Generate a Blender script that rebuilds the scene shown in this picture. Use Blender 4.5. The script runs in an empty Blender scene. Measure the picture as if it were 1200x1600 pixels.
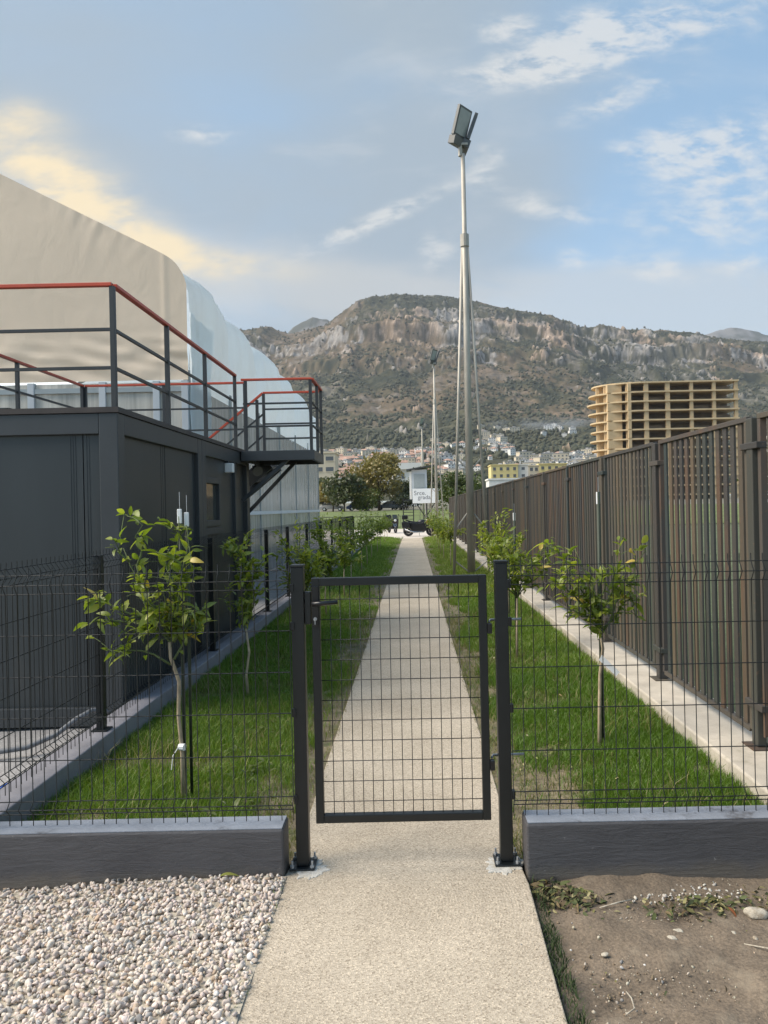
import bpy, bmesh, math, random
import numpy as np
from mathutils import Vector, Matrix, noise as mnoise

S = bpy.context.scene
C = S.collection
R = math.radians
random.seed(7)
rng = np.random.default_rng(11)

# ------------------------------------------------------------------ camera
cam_d = bpy.data.cameras.new('camera')
cam = bpy.data.objects.new('camera', cam_d)
C.objects.link(cam)
cam.location = (0, 0, 1.70)
cam.rotation_euler = (R(90), R(1.2), 0)
cam_d.sensor_width = 36
cam_d.lens = 27
cam_d.shift_x = -45 / 1600
cam_d.shift_y = -7 / 1600
cam_d.clip_start = 0.05
cam_d.clip_end = 20000
S.camera = cam

# ------------------------------------------------------------------ sky, sun, exposure
SUN_AZ, SUN_EL = -97.0, 46.0           # degrees from straight ahead (to the left), above the horizon
S.view_settings.view_transform = 'Standard'
S.view_settings.look = 'None'
S.view_settings.gamma = 1
S.view_settings.exposure = 0.83
S.view_settings.use_curve_mapping = False
S.cycles.use_denoising = True
S.cycles.max_bounces = 6
S.cycles.diffuse_bounces = 3
S.cycles.glossy_bounces = 3
S.cycles.transparent_max_bounces = 10
S.cycles.transmission_bounces = 4
S.cycles.volume_bounces = 0
S.cycles.caustics_reflective = False
S.cycles.caustics_refractive = False

sun_d = bpy.data.lights.new('sun', 'SUN')
sun_d.energy = 3.5
sun_d.angle = R(45)
sun_d.color = (1.0, 0.90, 0.76)
sun = bpy.data.objects.new('sun', sun_d)
C.objects.link(sun)
sdir = Vector((math.sin(R(SUN_AZ)) * math.cos(R(SUN_EL)), math.cos(R(SUN_AZ)) * math.cos(R(SUN_EL)), math.sin(R(SUN_EL))))
sun.rotation_euler = (-sdir).to_track_quat('-Z', 'Y').to_euler()


class NT:
    """small helper round a node tree"""
    def __init__(self, tree):
        self.t = tree
        self.n = tree.nodes
        self.l = tree.links

    def node(self, typ, ins=None, **props):
        nd = self.n.new(typ)
        for k, v in props.items():
            setattr(nd, k, v)
        if ins:
            for k, v in ins.items():
                self.set(nd, k, v)
        return nd

    def set(self, nd, key, v):
        s = nd.inputs[key]
        if isinstance(v, bpy.types.NodeSocket):
            self.l.new(v, s)
        elif isinstance(v, bpy.types.Node):
            self.l.new(v.outputs[0], s)
        else:
            s.default_value = v

    def math(self, op, a, b=0.0, c=None, clamp=False):
        nd = self.n.new('ShaderNodeMath')
        nd.operation = op
        nd.use_clamp = clamp
        self.set(nd, 0, a)
        self.set(nd, 1, b)
        if c is not None:
            self.set(nd, 2, c)
        return nd.outputs[0]

    def ramp(self, fac, stops, interp='LINEAR'):
        nd = self.n.new('ShaderNodeValToRGB')
        nd.color_ramp.interpolation = interp
        el = nd.color_ramp.elements
        while len(el) < len(stops):
            el.new(0.5)
        for e, (p, c) in zip(el, stops):
            e.position = p
            e.color = c if len(c) == 4 else (*c, 1)
        self.set(nd, 'Fac', fac)
        return nd.outputs[0]

    def step(self, x, a, b):
        nd = self.n.new('ShaderNodeMapRange')
        nd.interpolation_type = 'SMOOTHSTEP'
        self.set(nd, 0, x)
        nd.inputs[1].default_value = a
        nd.inputs[2].default_value = b
        return nd.outputs[0]

    def mix(self, f, a, b, mode='MIX'):
        nd = self.n.new('ShaderNodeMix')
        nd.data_type = 'RGBA'
        nd.blend_type = mode
        self.set(nd, 0, f)
        for k, v in ((6, a), (7, b)):
            if isinstance(v, (tuple, list)):
                v = (*v, 1) if len(v) == 3 else v
            self.set(nd, k, v)
        return nd.outputs[2]

    def noise(self, vec, scale, detail=4, rough=0.55, dist=0.0):
        nd = self.n.new('ShaderNodeTexNoise')
        self.set(nd, 'Vector', vec)
        nd.inputs['Scale'].default_value = scale
        nd.inputs['Detail'].default_value = detail
        nd.inputs['Roughness'].default_value = rough
        nd.inputs['Distortion'].default_value = dist
        return nd.outputs[0]

    def scalev(self, vec, s, loc=(0, 0, 0), rot=(0, 0, 0)):
        nd = self.n.new('ShaderNodeMapping')
        self.set(nd, 'Vector', vec)
        nd.inputs['Scale'].default_value = s
        nd.inputs['Location'].default_value = loc
        nd.inputs['Rotation'].default_value = rot
        return nd.outputs[0]


W = bpy.data.worlds.new('World')
S.world = W
W.use_nodes = True
w = NT(W.node_tree)
w.n.clear()
tc = w.node('ShaderNodeTexCoord').outputs['Generated']
sky = w.node('ShaderNodeTexSky', sky_type='NISHITA')
sky.sun_disc = False
sky.sun_elevation = R(SUN_EL)
sky.sun_rotation = R(SUN_AZ)
sky.air_density = 1.0
sky.dust_density = 0.4
sky.ozone_density = 0.55
sep = w.node('ShaderNodeSeparateXYZ', {0: tc})
dx_, dy_, dz_ = sep.outputs
zc = w.math('MAXIMUM', dz_, 0.0)
den = w.math('ADD', zc, 0.16)
# the cloud layer seen on a flat ceiling that bends down towards the horizon
pl = w.node('ShaderNodeCombineXYZ', {0: w.math('DIVIDE', dx_, den), 1: w.math('DIVIDE', dy_, den), 2: 0.0}).outputs[0]
warp = w.node('ShaderNodeTexNoise', {'Vector': pl, 'Scale': 0.9, 'Detail': 3.0})
wv = w.node('ShaderNodeVectorMath', {0: warp.outputs['Color'], 1: (0.5, 0.5, 0.5)}, operation='SUBTRACT')
wv2 = w.node('ShaderNodeVectorMath', {0: wv.outputs[0], 'Scale': 0.55}, operation='SCALE')
plw = w.node('ShaderNodeVectorMath', {0: pl, 1: wv2.outputs[0]}, operation='ADD').outputs[0]


def dirdot(az, el):
    d = (math.sin(R(az)) * math.cos(R(el)), math.cos(R(az)) * math.cos(R(el)), math.sin(R(el)))
    nd = w.node('ShaderNodeVectorMath', {0: tc, 1: d}, operation='DOT_PRODUCT')
    return nd.outputs['Value']


# broad grey stratus sheet over the left and centre
soft = w.noise(plw, 0.8, 5, 0.5)
sheet_dir = w.step(dirdot(-12, 27), 0.86, 0.985)
sheet = w.math('MULTIPLY', w.step(w.math('ADD', soft, w.math('MULTIPLY', sheet_dir, 0.30)), 0.55, 0.86), 0.88)
# sunlit haze and thin cloud low round the horizon
lowband = w.math('MULTIPLY', w.math('SUBTRACT', 1.0, w.step(dz_, 0.10, 0.36)), w.step(w.noise(w.scalev(plw, (0.35, 0.9, 1)), 0.9, 5, 0.55), 0.34, 0.62))
# cirrus wisps
wis = w.noise(w.scalev(plw, (1.0, 1.9, 1), rot=(0, 0, R(28))), 1.5, 9, 0.62, 0.5)
big = w.noise(plw, 0.75, 3, 0.5)
wisp = w.step(w.math('ADD', wis, w.math('MULTIPLY', w.math('SUBTRACT', big, 0.5), 0.75)), 0.535, 0.80)
puff = w.step(w.math('ADD', w.noise(w.scalev(plw, (1, 1.6, 1), loc=(3.1, 1.7, 0), rot=(0, 0, R(-20))), 2.6, 8, 0.6, 0.3),
                     w.math('MULTIPLY', w.math('SUBTRACT', w.noise(plw, 1.15, 2), 0.5), 0.6)), 0.60, 0.80)

CIRRUS = [(0.141, 0.565, 0.085, 0.016, 8), (0.200, 0.578, 0.050, 0.020, 15), (0.278, 0.526, 0.060, 0.014, 18), (0.431, 0.464, 0.085, 0.035, 12), (0.339, 0.458, 0.050, 0.020, -5), (0.183, 0.386, 0.062, 0.014, -12), (0.408, 0.373, 0.080, 0.036, 10), (0.211, 0.319, 0.016, 0.010, 0), (-0.088, 0.354, 0.066, 0.010, 26), (0.004, 0.390, 0.050, 0.008, 25), (0.134, 0.621, 0.035, 0.014, 0), (0.359, 0.624, 0.120, 0.030, 12), (-0.265, 0.491, 0.035, 0.010, -4), (0.436, 0.312, 0.020, 0.014, 10), (0.319, 0.304, 0.050, 0.012, -10), (0.036, 0.331, 0.020, 0.020, 0), (0.251, 0.622, 0.040, 0.016, 0), (0.105, 0.446, 0.022, 0.020, 30)]
GLOWING = [(-0.502, 0.517, 0.040, 0.020, -8), (-0.511, 0.459, 0.075, 0.026, -30), (-0.404, 0.399, 0.085, 0.022, -33), (-0.318, 0.347, 0.070, 0.018, -24), (-0.239, 0.324, 0.080, 0.013, -8), (-0.420, 0.428, 0.060, 0.030, -28)]
BANDS = [(-0.032, 0.282, 0.320, 0.022, 0), (-0.173, 0.319, 0.160, 0.030, -8), (0.427, 0.273, 0.140, 0.030, 4), (0.259, 0.243, 0.300, 0.020, 0), (0.385, 0.253, 0.200, 0.030, 0)]
# individual clouds by heading: tangent of the bearing, tangent of the height, their half widths and slant
ahead = w.step(dy_, .02, .25)
dyc = w.math('MAXIMUM', dy_, .02)
ta, te = w.math('DIVIDE', dx_, dyc), w.math('DIVIDE', dz_, dyc)


def clouds(lst):
    tot = None
    for a0, e0, sx_, sy_, rot in lst:
        c_, s_ = math.cos(R(rot)), math.sin(R(rot))
        p_ = w.math('ADD', w.math('MULTIPLY', ta, c_ / sx_), w.math('MULTIPLY_ADD', te, s_ / sx_, -(a0 * c_ + e0 * s_) / sx_))
        q_ = w.math('ADD', w.math('MULTIPLY', te, c_ / sy_), w.math('MULTIPLY_ADD', ta, -s_ / sy_, -(e0 * c_ - a0 * s_) / sy_))
        r2 = w.math('MULTIPLY_ADD', p_, p_, w.math('MULTIPLY', q_, q_))
        g_ = w.math('POWER', 2.718, w.math('MULTIPLY', r2, -.5))
        tot = g_ if tot is None else w.math('ADD', tot, g_)
    return w.math('MULTIPLY', tot, ahead)


tev = w.node('ShaderNodeCombineXYZ', {0: ta, 1: te, 2: 0.0}).outputs[0]
fib = w.noise(w.scalev(tev, (8, 19, 1), rot=(0, 0, R(-14))), 2.4, 9, .62, .25)
soft2 = w.noise(w.scalev(tev, (3, 7, 1), rot=(0, 0, R(-8))), 1.5, 6, .55, .4)
cir = w.step(w.math('MULTIPLY', clouds(CIRRUS), w.math('MULTIPLY_ADD', fib, 3.4, -1.10)), .10, 1.15)
glo = w.step(w.math('MULTIPLY', clouds(GLOWING), w.math('MULTIPLY_ADD', fib, 1.3, w.math('MULTIPLY_ADD', soft2, 2.2, -.95))), -.05, 1.75)
ban = w.step(w.math('MULTIPLY', clouds(BANDS), w.math('MULTIPLY_ADD', soft2, 2.4, -.45)), .15, 1.1)

BG = 0.125
K = 1.0 / BG      # cloud radiances below are given after the background strength


def cl(r, g_, b):
    return (K * r, K * g_, K * b)


col = w.mix(.45, sky.outputs[0], cl(.175, .315, .42))      # thin high veil
col = w.mix(w.math('MULTIPLY', lowband, 0.45), col, cl(.37, .40, .42))
col = w.mix(sheet, col, cl(.222, .265, .303))
col = w.mix(w.math('MULTIPLY', wisp, 0.30), col, cl(.48, .475, .46))
col = w.mix(w.math('MULTIPLY', puff, 0.20), col, cl(.52, .50, .47))
col = w.mix(w.math('MULTIPLY', ban, 0.48), col, cl(.42, .405, .375))
col = w.mix(w.math('MULTIPLY', cir, 0.66), col, cl(.50, .49, .465))
col = w.mix(w.math('MULTIPLY', glo, 0.95), col, cl(.62, .50, .305))
bg = w.node('ShaderNodeBackground', {'Color': col, 'Strength': BG})
out = w.node('ShaderNodeOutputWorld', {'Surface': bg.outputs[0]})
W.cycles.sampling_method = 'MANUAL'
W.cycles.sample_map_resolution = 512

# ------------------------------------------------------------------ materials
M = {}


def mat(name, col, rough=0.7, metal=0.0, var=0.12, vs=6.0, bump=0.0, bs=60.0, spec=0.5, stretch=(1, 1, 1), dirt=None, dirt_s=2.0,
        dirt_t=(0.5, 0.65), attr=None, fine=0.0, fs=250.0, rand=0.0):
    m = bpy.data.materials.new(name)
    m.use_nodes = True
    g = NT(m.node_tree)
    b = g.n['Principled BSDF']
    pos = g.node('ShaderNodeNewGeometry').outputs['Position']
    if stretch != (1, 1, 1):
        pos = g.scalev(pos, stretch)
    if attr:
        base = g.node('ShaderNodeVertexColor', layer_name=attr).outputs[0]
    else:
        base = None
    nz = g.noise(pos, vs, 5, 0.6)
    lo = tuple(max(0, c * (1 - var * 1.6)) for c in col)
    hi = tuple(c * (1 + var * 1.6) for c in col)
    c = g.ramp(nz, [(0.25, lo), (0.75, hi)])
    if base is not None:
        c = g.mix(1.0, base, g.ramp(nz, [(0.25, (1 - var,) * 3), (0.75, (1 + var,) * 3)]), 'MULTIPLY')
    if fine:
        c = g.mix(1.0, c, g.ramp(g.noise(pos, fs, 2, 0.6), [(0.3, (1 - fine,) * 3), (0.7, (1 + fine,) * 3)]), 'MULTIPLY')
    if rand:
        oi = g.node('ShaderNodeObjectInfo').outputs['Random']
        c = g.mix(1.0, c, g.ramp(oi, [(0, (1 - rand,) * 3), (1, (1 + rand,) * 3)]), 'MULTIPLY')
    if dirt:
        d = g.step(g.noise(pos, dirt_s, 6, 0.65), *dirt_t)
        c = g.mix(d, c, dirt)
    g.set(b, 'Base Color', c)
    b.inputs['Roughness'].default_value = rough
    b.inputs['Metallic'].default_value = metal
    b.inputs['Specular IOR Level'].default_value = spec
    if bump:
        bn = g.node('ShaderNodeBump', {'Height': g.noise(pos, bs, 4, 0.6), 'Strength': 1.0, 'Distance': bump})
        g.set(b, 'Normal', bn.outputs[0])
    M[name] = m
    return m


mat('anthracite', (.030, .034, .037), .42, var=.10, vs=3, bump=.0004, bs=400)
mat('post_paint', (.0065, .0085, .0095), .40, var=.15, vs=8, bump=.0004, bs=300, dirt=(.05, .048, .045), dirt_s=14, dirt_t=(.66, .80))
mat('wire_paint', (.009, .011, .012), .45, var=.1)
mat('rail_grey', (.040, .042, .043), .45, var=.1, vs=9)
mat('cabin_panel', (.034, .040, .043), .38, var=.10, vs=2.5, bump=.0012, bs=2.2, stretch=(1, 1, .16), dirt=(.060, .060, .058), dirt_s=4.5, dirt_t=(.56, .84))
mat('cabin_frame', (.046, .050, .053), .42, var=.08, vs=2, bump=.0005, bs=40)
mat('deck_edge', (.050, .040, .036), .6, var=.2, vs=5)
mat('red_rail', (.56, .080, .036), .42, var=.08, vs=5)
mat('zinc', (.42, .43, .44), .45, metal=.6, var=.15, vs=30)
mat('white_plastic', (.80, .80, .79), .45, var=.03)
mat('galv_pole', (.43, .395, .335), .55, metal=.25, var=.16, vs=9, stretch=(1, 1, .2), dirt=(.22, .17, .12), dirt_s=5, dirt_t=(.58, .78))
mat('lamp_body', (.13, .13, .125), .5, metal=.3, var=.1)
mat('lamp_glass', (.33, .36, .36), .18, var=.05)
mat('trunk', (.38, .30, .20), .9, var=.25, vs=40, bump=.002, bs=90, stretch=(1, 1, .4))
mat('twig', (.10, .13, .045), .8, var=.2, vs=30)
mat('stake_green', (.022, .034, .020), .6, var=.2, vs=20)
mat('kerb_beige', (.47, .42, .35), .9, var=.13, vs=4, bump=.0015, bs=60, fine=.10, fs=160, dirt=(.30, .27, .21), dirt_s=3.5, dirt_t=(.56, .75))
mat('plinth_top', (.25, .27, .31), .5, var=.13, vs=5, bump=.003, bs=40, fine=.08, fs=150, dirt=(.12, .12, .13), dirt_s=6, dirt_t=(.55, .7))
mat('kerb_grey', (.20, .195, .215), .7, var=.14, vs=4, bump=.0025, bs=50, fine=.08, fs=150)
mat('black_rubber', (.012, .012, .013), .7, var=.1)
mat('black_paint', (.010, .010, .012), .3, var=.05)
mat('red_paint', (.26, .02, .025), .3, var=.05)
mat('chrome', (.55, .55, .56), .2, metal=1.0, var=.03)
mat('dark_glass', (.055, .060, .055), .08, var=.05)
mat('headlamp', (.75, .75, .72), .15, var=.02)
mat('tower_slab', (.58, .44, .26), .8, var=.08, vs=.4, rand=.03)
mat('tower_column', (.56, .41, .235), .8, var=.1, vs=.5)
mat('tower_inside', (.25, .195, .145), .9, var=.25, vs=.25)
mat('white_wall', (.74, .72, .67), .85, var=.05, vs=.3, rand=.10)
mat('cream_wall', (.66, .57, .42), .85, var=.05, vs=.3, rand=.12)
mat('yellow_wall', (.72, .60, .27), .85, var=.05, vs=.3)
mat('pink_wall', (.62, .42, .32), .85, var=.06, vs=.3, rand=.12)
mat('roof_tile', (.40, .245, .18), .85, var=.15, vs=.5, rand=.15)
mat('flat_roof', (.40, .38, .36), .9, var=.1, vs=.4)
mat('far_window', (.10, .11, .12), .35, var=.1, vs=.5)
mat('bark', (.12, .09, .06), .95, var=.25, vs=4)
mat('soil', (.160, .124, .089), .95, var=.24, vs=3.5, bump=.010, bs=38, fine=.30, fs=95, dirt=(.22, .178, .13), dirt_s=5, dirt_t=(.52, .70))
mat('plaza', (.56, .50, .43), .9, var=.08, vs=.8, fine=.06, fs=30)
mat('yard_gravel', (.30, .29, .285), .95, var=.15, vs=5, bump=.006, bs=70, fine=.25, fs=60)
mat('litter_leaf', (.10, .085, .03), .8, attr='col', var=.2, vs=60)
mat('pebble', (.5, .45, .4), .85, attr='col', var=.13, vs=70, bump=.0008, bs=240, fine=.10, fs=400)
mat('board_white', (.80, .80, .78), .5, var=.02)
mat('board_letter', (.20, .20, .21), .6, var=.05)
mat('board_letter_red', (.45, .05, .05), .6, var=.05)
mat('booth_panel', (.50, .53, .55), .5, var=.05, vs=1)
mat('blue_plastic', (.02, .12, .62), .35, var=.05)
mat('green_plastic', (.25, .70, .16), .4, var=.05)
mat('hose_grey', (.16, .165, .175), .5, var=.1, vs=10)
mat('car_blue', (.03, .06, .17), .25, var=.05)
mat('car_grey', (.10, .11, .12), .25, var=.05)
mat('car_white', (.40, .40, .40), .25, var=.05)
mat('shirt_red', (.55, .04, .07), .8, var=.1)
mat('shorts_dark', (.02, .02, .025), .8, var=.1)
mat('skin', (.45, .27, .19), .6, var=.05)
mat('hair', (.03, .02, .015), .7, var=.1)
mat('lawn_soil', (.185, .150, .098), .95, var=.30, vs=5, bump=.010, bs=45, fine=.35, fs=90, dirt=(.10, .105, .045), dirt_s=7, dirt_t=(.46, .66))
mat('field_green', (.085, .105, .048), .95, var=.2, vs=.6, fine=.2, fs=8)
mat('cut_lawn', (.12, .15, .045), .95, var=.2, vs=.15, fine=.2, fs=2)
mat('ground_earth', (.16, .15, .11), .95, var=.2, vs=.05, fine=.15, fs=2)
mat('stone_pale', (.43, .385, .31), .9, var=.18, vs=40, bump=.004, bs=70, fine=.12, fs=300, dirt=(.28, .225, .16), dirt_s=30, dirt_t=(.52, .68))


def leaf_mat(name, a, b, c, trans=.25, rough=.42):
    m = bpy.data.materials.new(name)
    m.use_nodes = True
    g = NT(m.node_tree)
    p = g.n['Principled BSDF']
    oi = g.node('ShaderNodeObjectInfo').outputs['Random']
    pos = g.node('ShaderNodeNewGeometry').outputs['Position']
    nz = g.noise(pos, 9, 3, 0.6)
    isl = g.node('ShaderNodeNewGeometry').outputs['Random Per Island']
    f = g.math('ADD', g.math('MULTIPLY', oi, .40), g.math('ADD', g.math('MULTIPLY', isl, .35), g.math('MULTIPLY', nz, .35)))
    col = g.ramp(f, [(.15, a), (.55, b), (.92, c)])
    g.set(p, 'Base Color', col)
    p.inputs['Roughness'].default_value = rough
    tr = g.node('ShaderNodeBsdfTranslucent', {'Color': g.mix(1.0, col, (1.5, 1.7, .7), 'MULTIPLY')})
    mx = g.node('ShaderNodeMixShader', {0: trans, 1: p.outputs[0], 2: tr.outputs[0]})
    g.set(g.n['Material Output'], 'Surface', mx.outputs[0])
    M[name] = m


leaf_mat('citrus_leaf', (.085, .125, .018), (.185, .230, .032), (.37, .37, .065), trans=.38)
leaf_mat('citrus_yellow', (.40, .30, .05), (.42, .32, .06), (.45, .33, .06))
leaf_mat('grass_blade', (.064, .126, .012), (.122, .212, .019), (.28, .31, .075), trans=.3, rough=.5)
leaf_mat('dry_blade', (.10, .115, .030), (.20, .18, .065), (.36, .30, .14), trans=.2, rough=.6)
leaf_mat('moss_blade', (.018, .040, .012), (.035, .062, .016), (.07, .085, .03), trans=.1, rough=.8)
leaf_mat('dark_foliage', (.050, .062, .026), (.088, .098, .040), (.16, .16, .068), trans=.12)
leaf_mat('olive_foliage', (.10, .085, .028), (.19, .150, .045), (.33, .26, .09), trans=.15)
leaf_mat('mid_foliage', (.055, .075, .018), (.10, .125, .028), (.20, .205, .05), trans=.15)
leaf_mat('scrub_foliage', (.030, .036, .020), (.048, .053, .028), (.078, .076, .042), trans=.0, rough=.9)


def concrete_path():
    m = bpy.data.materials.new('path_concrete')
    m.use_nodes = True
    g = NT(m.node_tree)
    b = g.n['Principled BSDF']
    pos = g.node('ShaderNodeNewGeometry').outputs['Position']
    big = g.noise(pos, 1.3, 5, .6)
    c = g.ramp(big, [(.28, (.385, .325, .250)), (.72, (.512, .440, .348))])
    v = g.node('ShaderNodeTexVoronoi', {'Vector': pos, 'Scale': 165.0})
    hs = g.node('ShaderNodeSeparateColor', {0: v.outputs['Color']}).outputs[0]
    c = g.mix(1.0, c, g.ramp(hs, [(.0, (.60, .58, .55)), (.25, (.89, .88, .87)), (.75, (1.05, 1.05, 1.05)), (1, (1.34, 1.33, 1.30))]), 'MULTIPLY')
    c = g.mix(1.0, c, g.ramp(g.noise(pos, 420, 2), [(.3, (.80, .80, .80)), (.7, (1.18, 1.18, 1.18))]), 'MULTIPLY')
    # faint curved brooming left from finishing
    wv = g.node('ShaderNodeTexWave', {'Vector': g.scalev(pos, (1, 1, 1), loc=(.35, -3.3, 0)), 'Scale': 22.0, 'Distortion': 5.0, 'Detail': 3.0, 'Detail Scale': 1.5}, wave_type='RINGS', rings_direction='Z')
    c = g.mix(1.0, c, g.ramp(wv.outputs[0], [(0, (.945, .945, .935)), (1, (1.035, 1.035, 1.035))]), 'MULTIPLY')
    stain = g.step(g.noise(pos, 3.2, 6, .7), .60, .78)
    c = g.mix(g.math('MULTIPLY', stain, .55), c, (.27, .22, .155))
    g.set(b, 'Base Color', c)
    b.inputs['Roughness'].default_value = .9
    h = g.math('ADD', g.math('MULTIPLY', v.outputs['Distance'], .8), g.math('ADD', g.noise(pos, 60, 4), g.math('MULTIPLY', wv.outputs[0], .22)))
    g.set(b, 'Normal', g.node('ShaderNodeBump', {'Height': h, 'Strength': .7, 'Distance': .0025}).outputs[0])
    M['path_concrete'] = m


def board_marked():
    """grey painted concrete with the grain of the shuttering boards"""
    m = bpy.data.materials.new('plinth_paint')
    m.use_nodes = True
    g = NT(m.node_tree)
    b = g.n['Principled BSDF']
    pos = g.node('ShaderNodeNewGeometry').outputs['Position']
    gr = g.noise(g.scalev(pos, (2.2, 2.2, 15)), 2.0, 9, .68, 1.2)
    c = g.ramp(g.noise(pos, 2.6, 6, .62), [(.25, (.066, .063, .067)), (.75, (.100, .096, .100))])
    c = g.mix(1.0, c, g.ramp(gr, [(.3, (.88, .88, .88)), (.62, (1.05, 1.05, 1.05))]), 'MULTIPLY')
    sx = g.node('ShaderNodeSeparateXYZ', {0: pos}).outputs[2]
    splash = g.math('MULTIPLY', g.math('SUBTRACT', 1.0, g.step(g.math('ADD', sx, g.math('MULTIPLY', g.noise(pos, 7, 5), .10)), .03, .11)), .5)
    c = g.mix(splash, c, (.175, .145, .105))
    chip = g.step(g.noise(pos, 38, 3, .6), .72, .76)
    c = g.mix(g.math('MULTIPLY', chip, .5), c, (.30, .29, .28))
    g.set(b, 'Base Color', c)
    b.inputs['Roughness'].default_value = .62
    h = g.math('ADD', gr, g.math('MULTIPLY', g.noise(pos, 55, 4), .35))
    g.set(b, 'Normal', g.node('ShaderNodeBump', {'Height': h, 'Strength': .8, 'Distance': .007}).outputs[0])
    M['plinth_paint'] = m


def rusty():
    m = bpy.data.materials.new('rusty_steel')
    m.use_nodes = True
    g = NT(m.node_tree)
    b = g.n['Principled BSDF']
    pos = g.node('ShaderNodeNewGeometry').outputs['Position']
    oi = g.node('ShaderNodeObjectInfo').outputs['Random']
    base = g.ramp(oi, [(0, (.048, .046, .045)), (.22, (.105, .088, .066)), (.4, (.040, .050, .048)), (.6, (.120, .092, .062)), (.8, (.050, .046, .044)), (1, (.085, .074, .064))])
    p2 = g.scalev(pos, (1, 1, .30))
    n = g.noise(g.node('ShaderNodeVectorMath', {0: p2, 1: g.node('ShaderNodeCombineXYZ', {0: g.math('MULTIPLY', oi, 17.0)}).outputs[0]}, operation='ADD').outputs[0], 2.4, 7, .65)
    f = g.math('ADD', n, g.math('MULTIPLY', g.math('SUBTRACT', oi, .5), .18))
    c = g.mix(g.math('MULTIPLY', g.step(f, .54, .70), .65), base, (.135, .074, .042))
    c = g.mix(g.math('MULTIPLY', g.step(g.noise(pos, 30, 4), .60, .74), .4), c, (.17, .095, .055))
    g.set(b, 'Base Color', c)
    b.inputs['Roughness'].default_value = .6
    b.inputs['Metallic'].default_value = .15
    g.set(b, 'Normal', g.node('ShaderNodeBump', {'Height': g.noise(pos, 120, 4), 'Strength': .5, 'Distance': .002}).outputs[0])
    M['rusty_steel'] = m


def membrane(name, col, trans, rough, streak=0.0, wr=.03):
    m = bpy.data.materials.new(name)
    m.use_nodes = True
    g = NT(m.node_tree)
    p = g.n['Principled BSDF']
    pos = g.node('ShaderNodeNewGeometry').outputs['Position']
    n = g.noise(pos, .6, 4, .5)
    c = g.ramp(n, [(.25, tuple(x * .97 for x in col)), (.75, tuple(x * 1.02 for x in col))])
    if streak:
        s = g.noise(g.scalev(pos, (3, 3, .12)), 2.5, 6, .65)
        c = g.mix(1.0, c, g.ramp(s, [(.3, (1 - streak,) * 3), (.7, (1 + streak,) * 3)]), 'MULTIPLY')
    g.set(p, 'Base Color', c)
    p.inputs['Roughness'].default_value = rough
    g.set(p, 'Normal', g.node('ShaderNodeBump', {'Height': g.noise(g.scalev(pos, (1, 1, .8)), 2.2, 5, .5, .6), 'Strength': .45, 'Distance': wr}).outputs[0])
    tr = g.node('ShaderNodeBsdfTranslucent', {'Color': c})
    mx = g.node('ShaderNodeMixShader', {0: trans, 1: p.outputs[0], 2: tr.outputs[0]})
    g.set(g.n['Material Output'], 'Surface', mx.outputs[0])
    M[name] = m


def clear_sheet(name, col, alpha, rough):
    m = bpy.data.materials.new(name)
    m.use_nodes = True
    g = NT(m.node_tree)
    p = g.n['Principled BSDF']
    pos = g.node('ShaderNodeNewGeometry').outputs['Position']
    s = g.noise(g.scalev(pos, (2, 2, .10)), 2.2, 6, .7)
    g.set(p, 'Base Color', g.ramp(s, [(.3, tuple(x * .55 for x in col)), (.7, tuple(x * 1.25 for x in col))]))
    g.set(p, 'Roughness', g.ramp(s, [(.3, (rough,) * 3), (.7, (rough * 2.2,) * 3)]))
    g.set(p, 'Normal', g.node('ShaderNodeBump', {'Height': g.noise(g.scalev(pos, (1, 1, .25)), 2.0, 4, .5), 'Strength': .4, 'Distance': .06}).outputs[0])
    t = g.node('ShaderNodeBsdfTransparent', {'Color': (.93, .94, .95, 1)})
    mx = g.node('ShaderNodeMixShader', {0: alpha, 1: t.outputs[0], 2: p.outputs[0]})
    g.set(g.n['Material Output'], 'Surface', mx.outputs[0])
    M[name] = m


concrete_path()
board_marked()
rusty()
membrane('cream_membrane', (.79, .64, .485), .15, .6)
membrane('white_membrane', (.90, .95, .97), .55, .40, .02, .09)
clear_sheet('clear_sheet', (.56, .54, .51), .80, .10)
clear_sheet('window_sheet', (.62, .58, .50), .80, .25)


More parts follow.
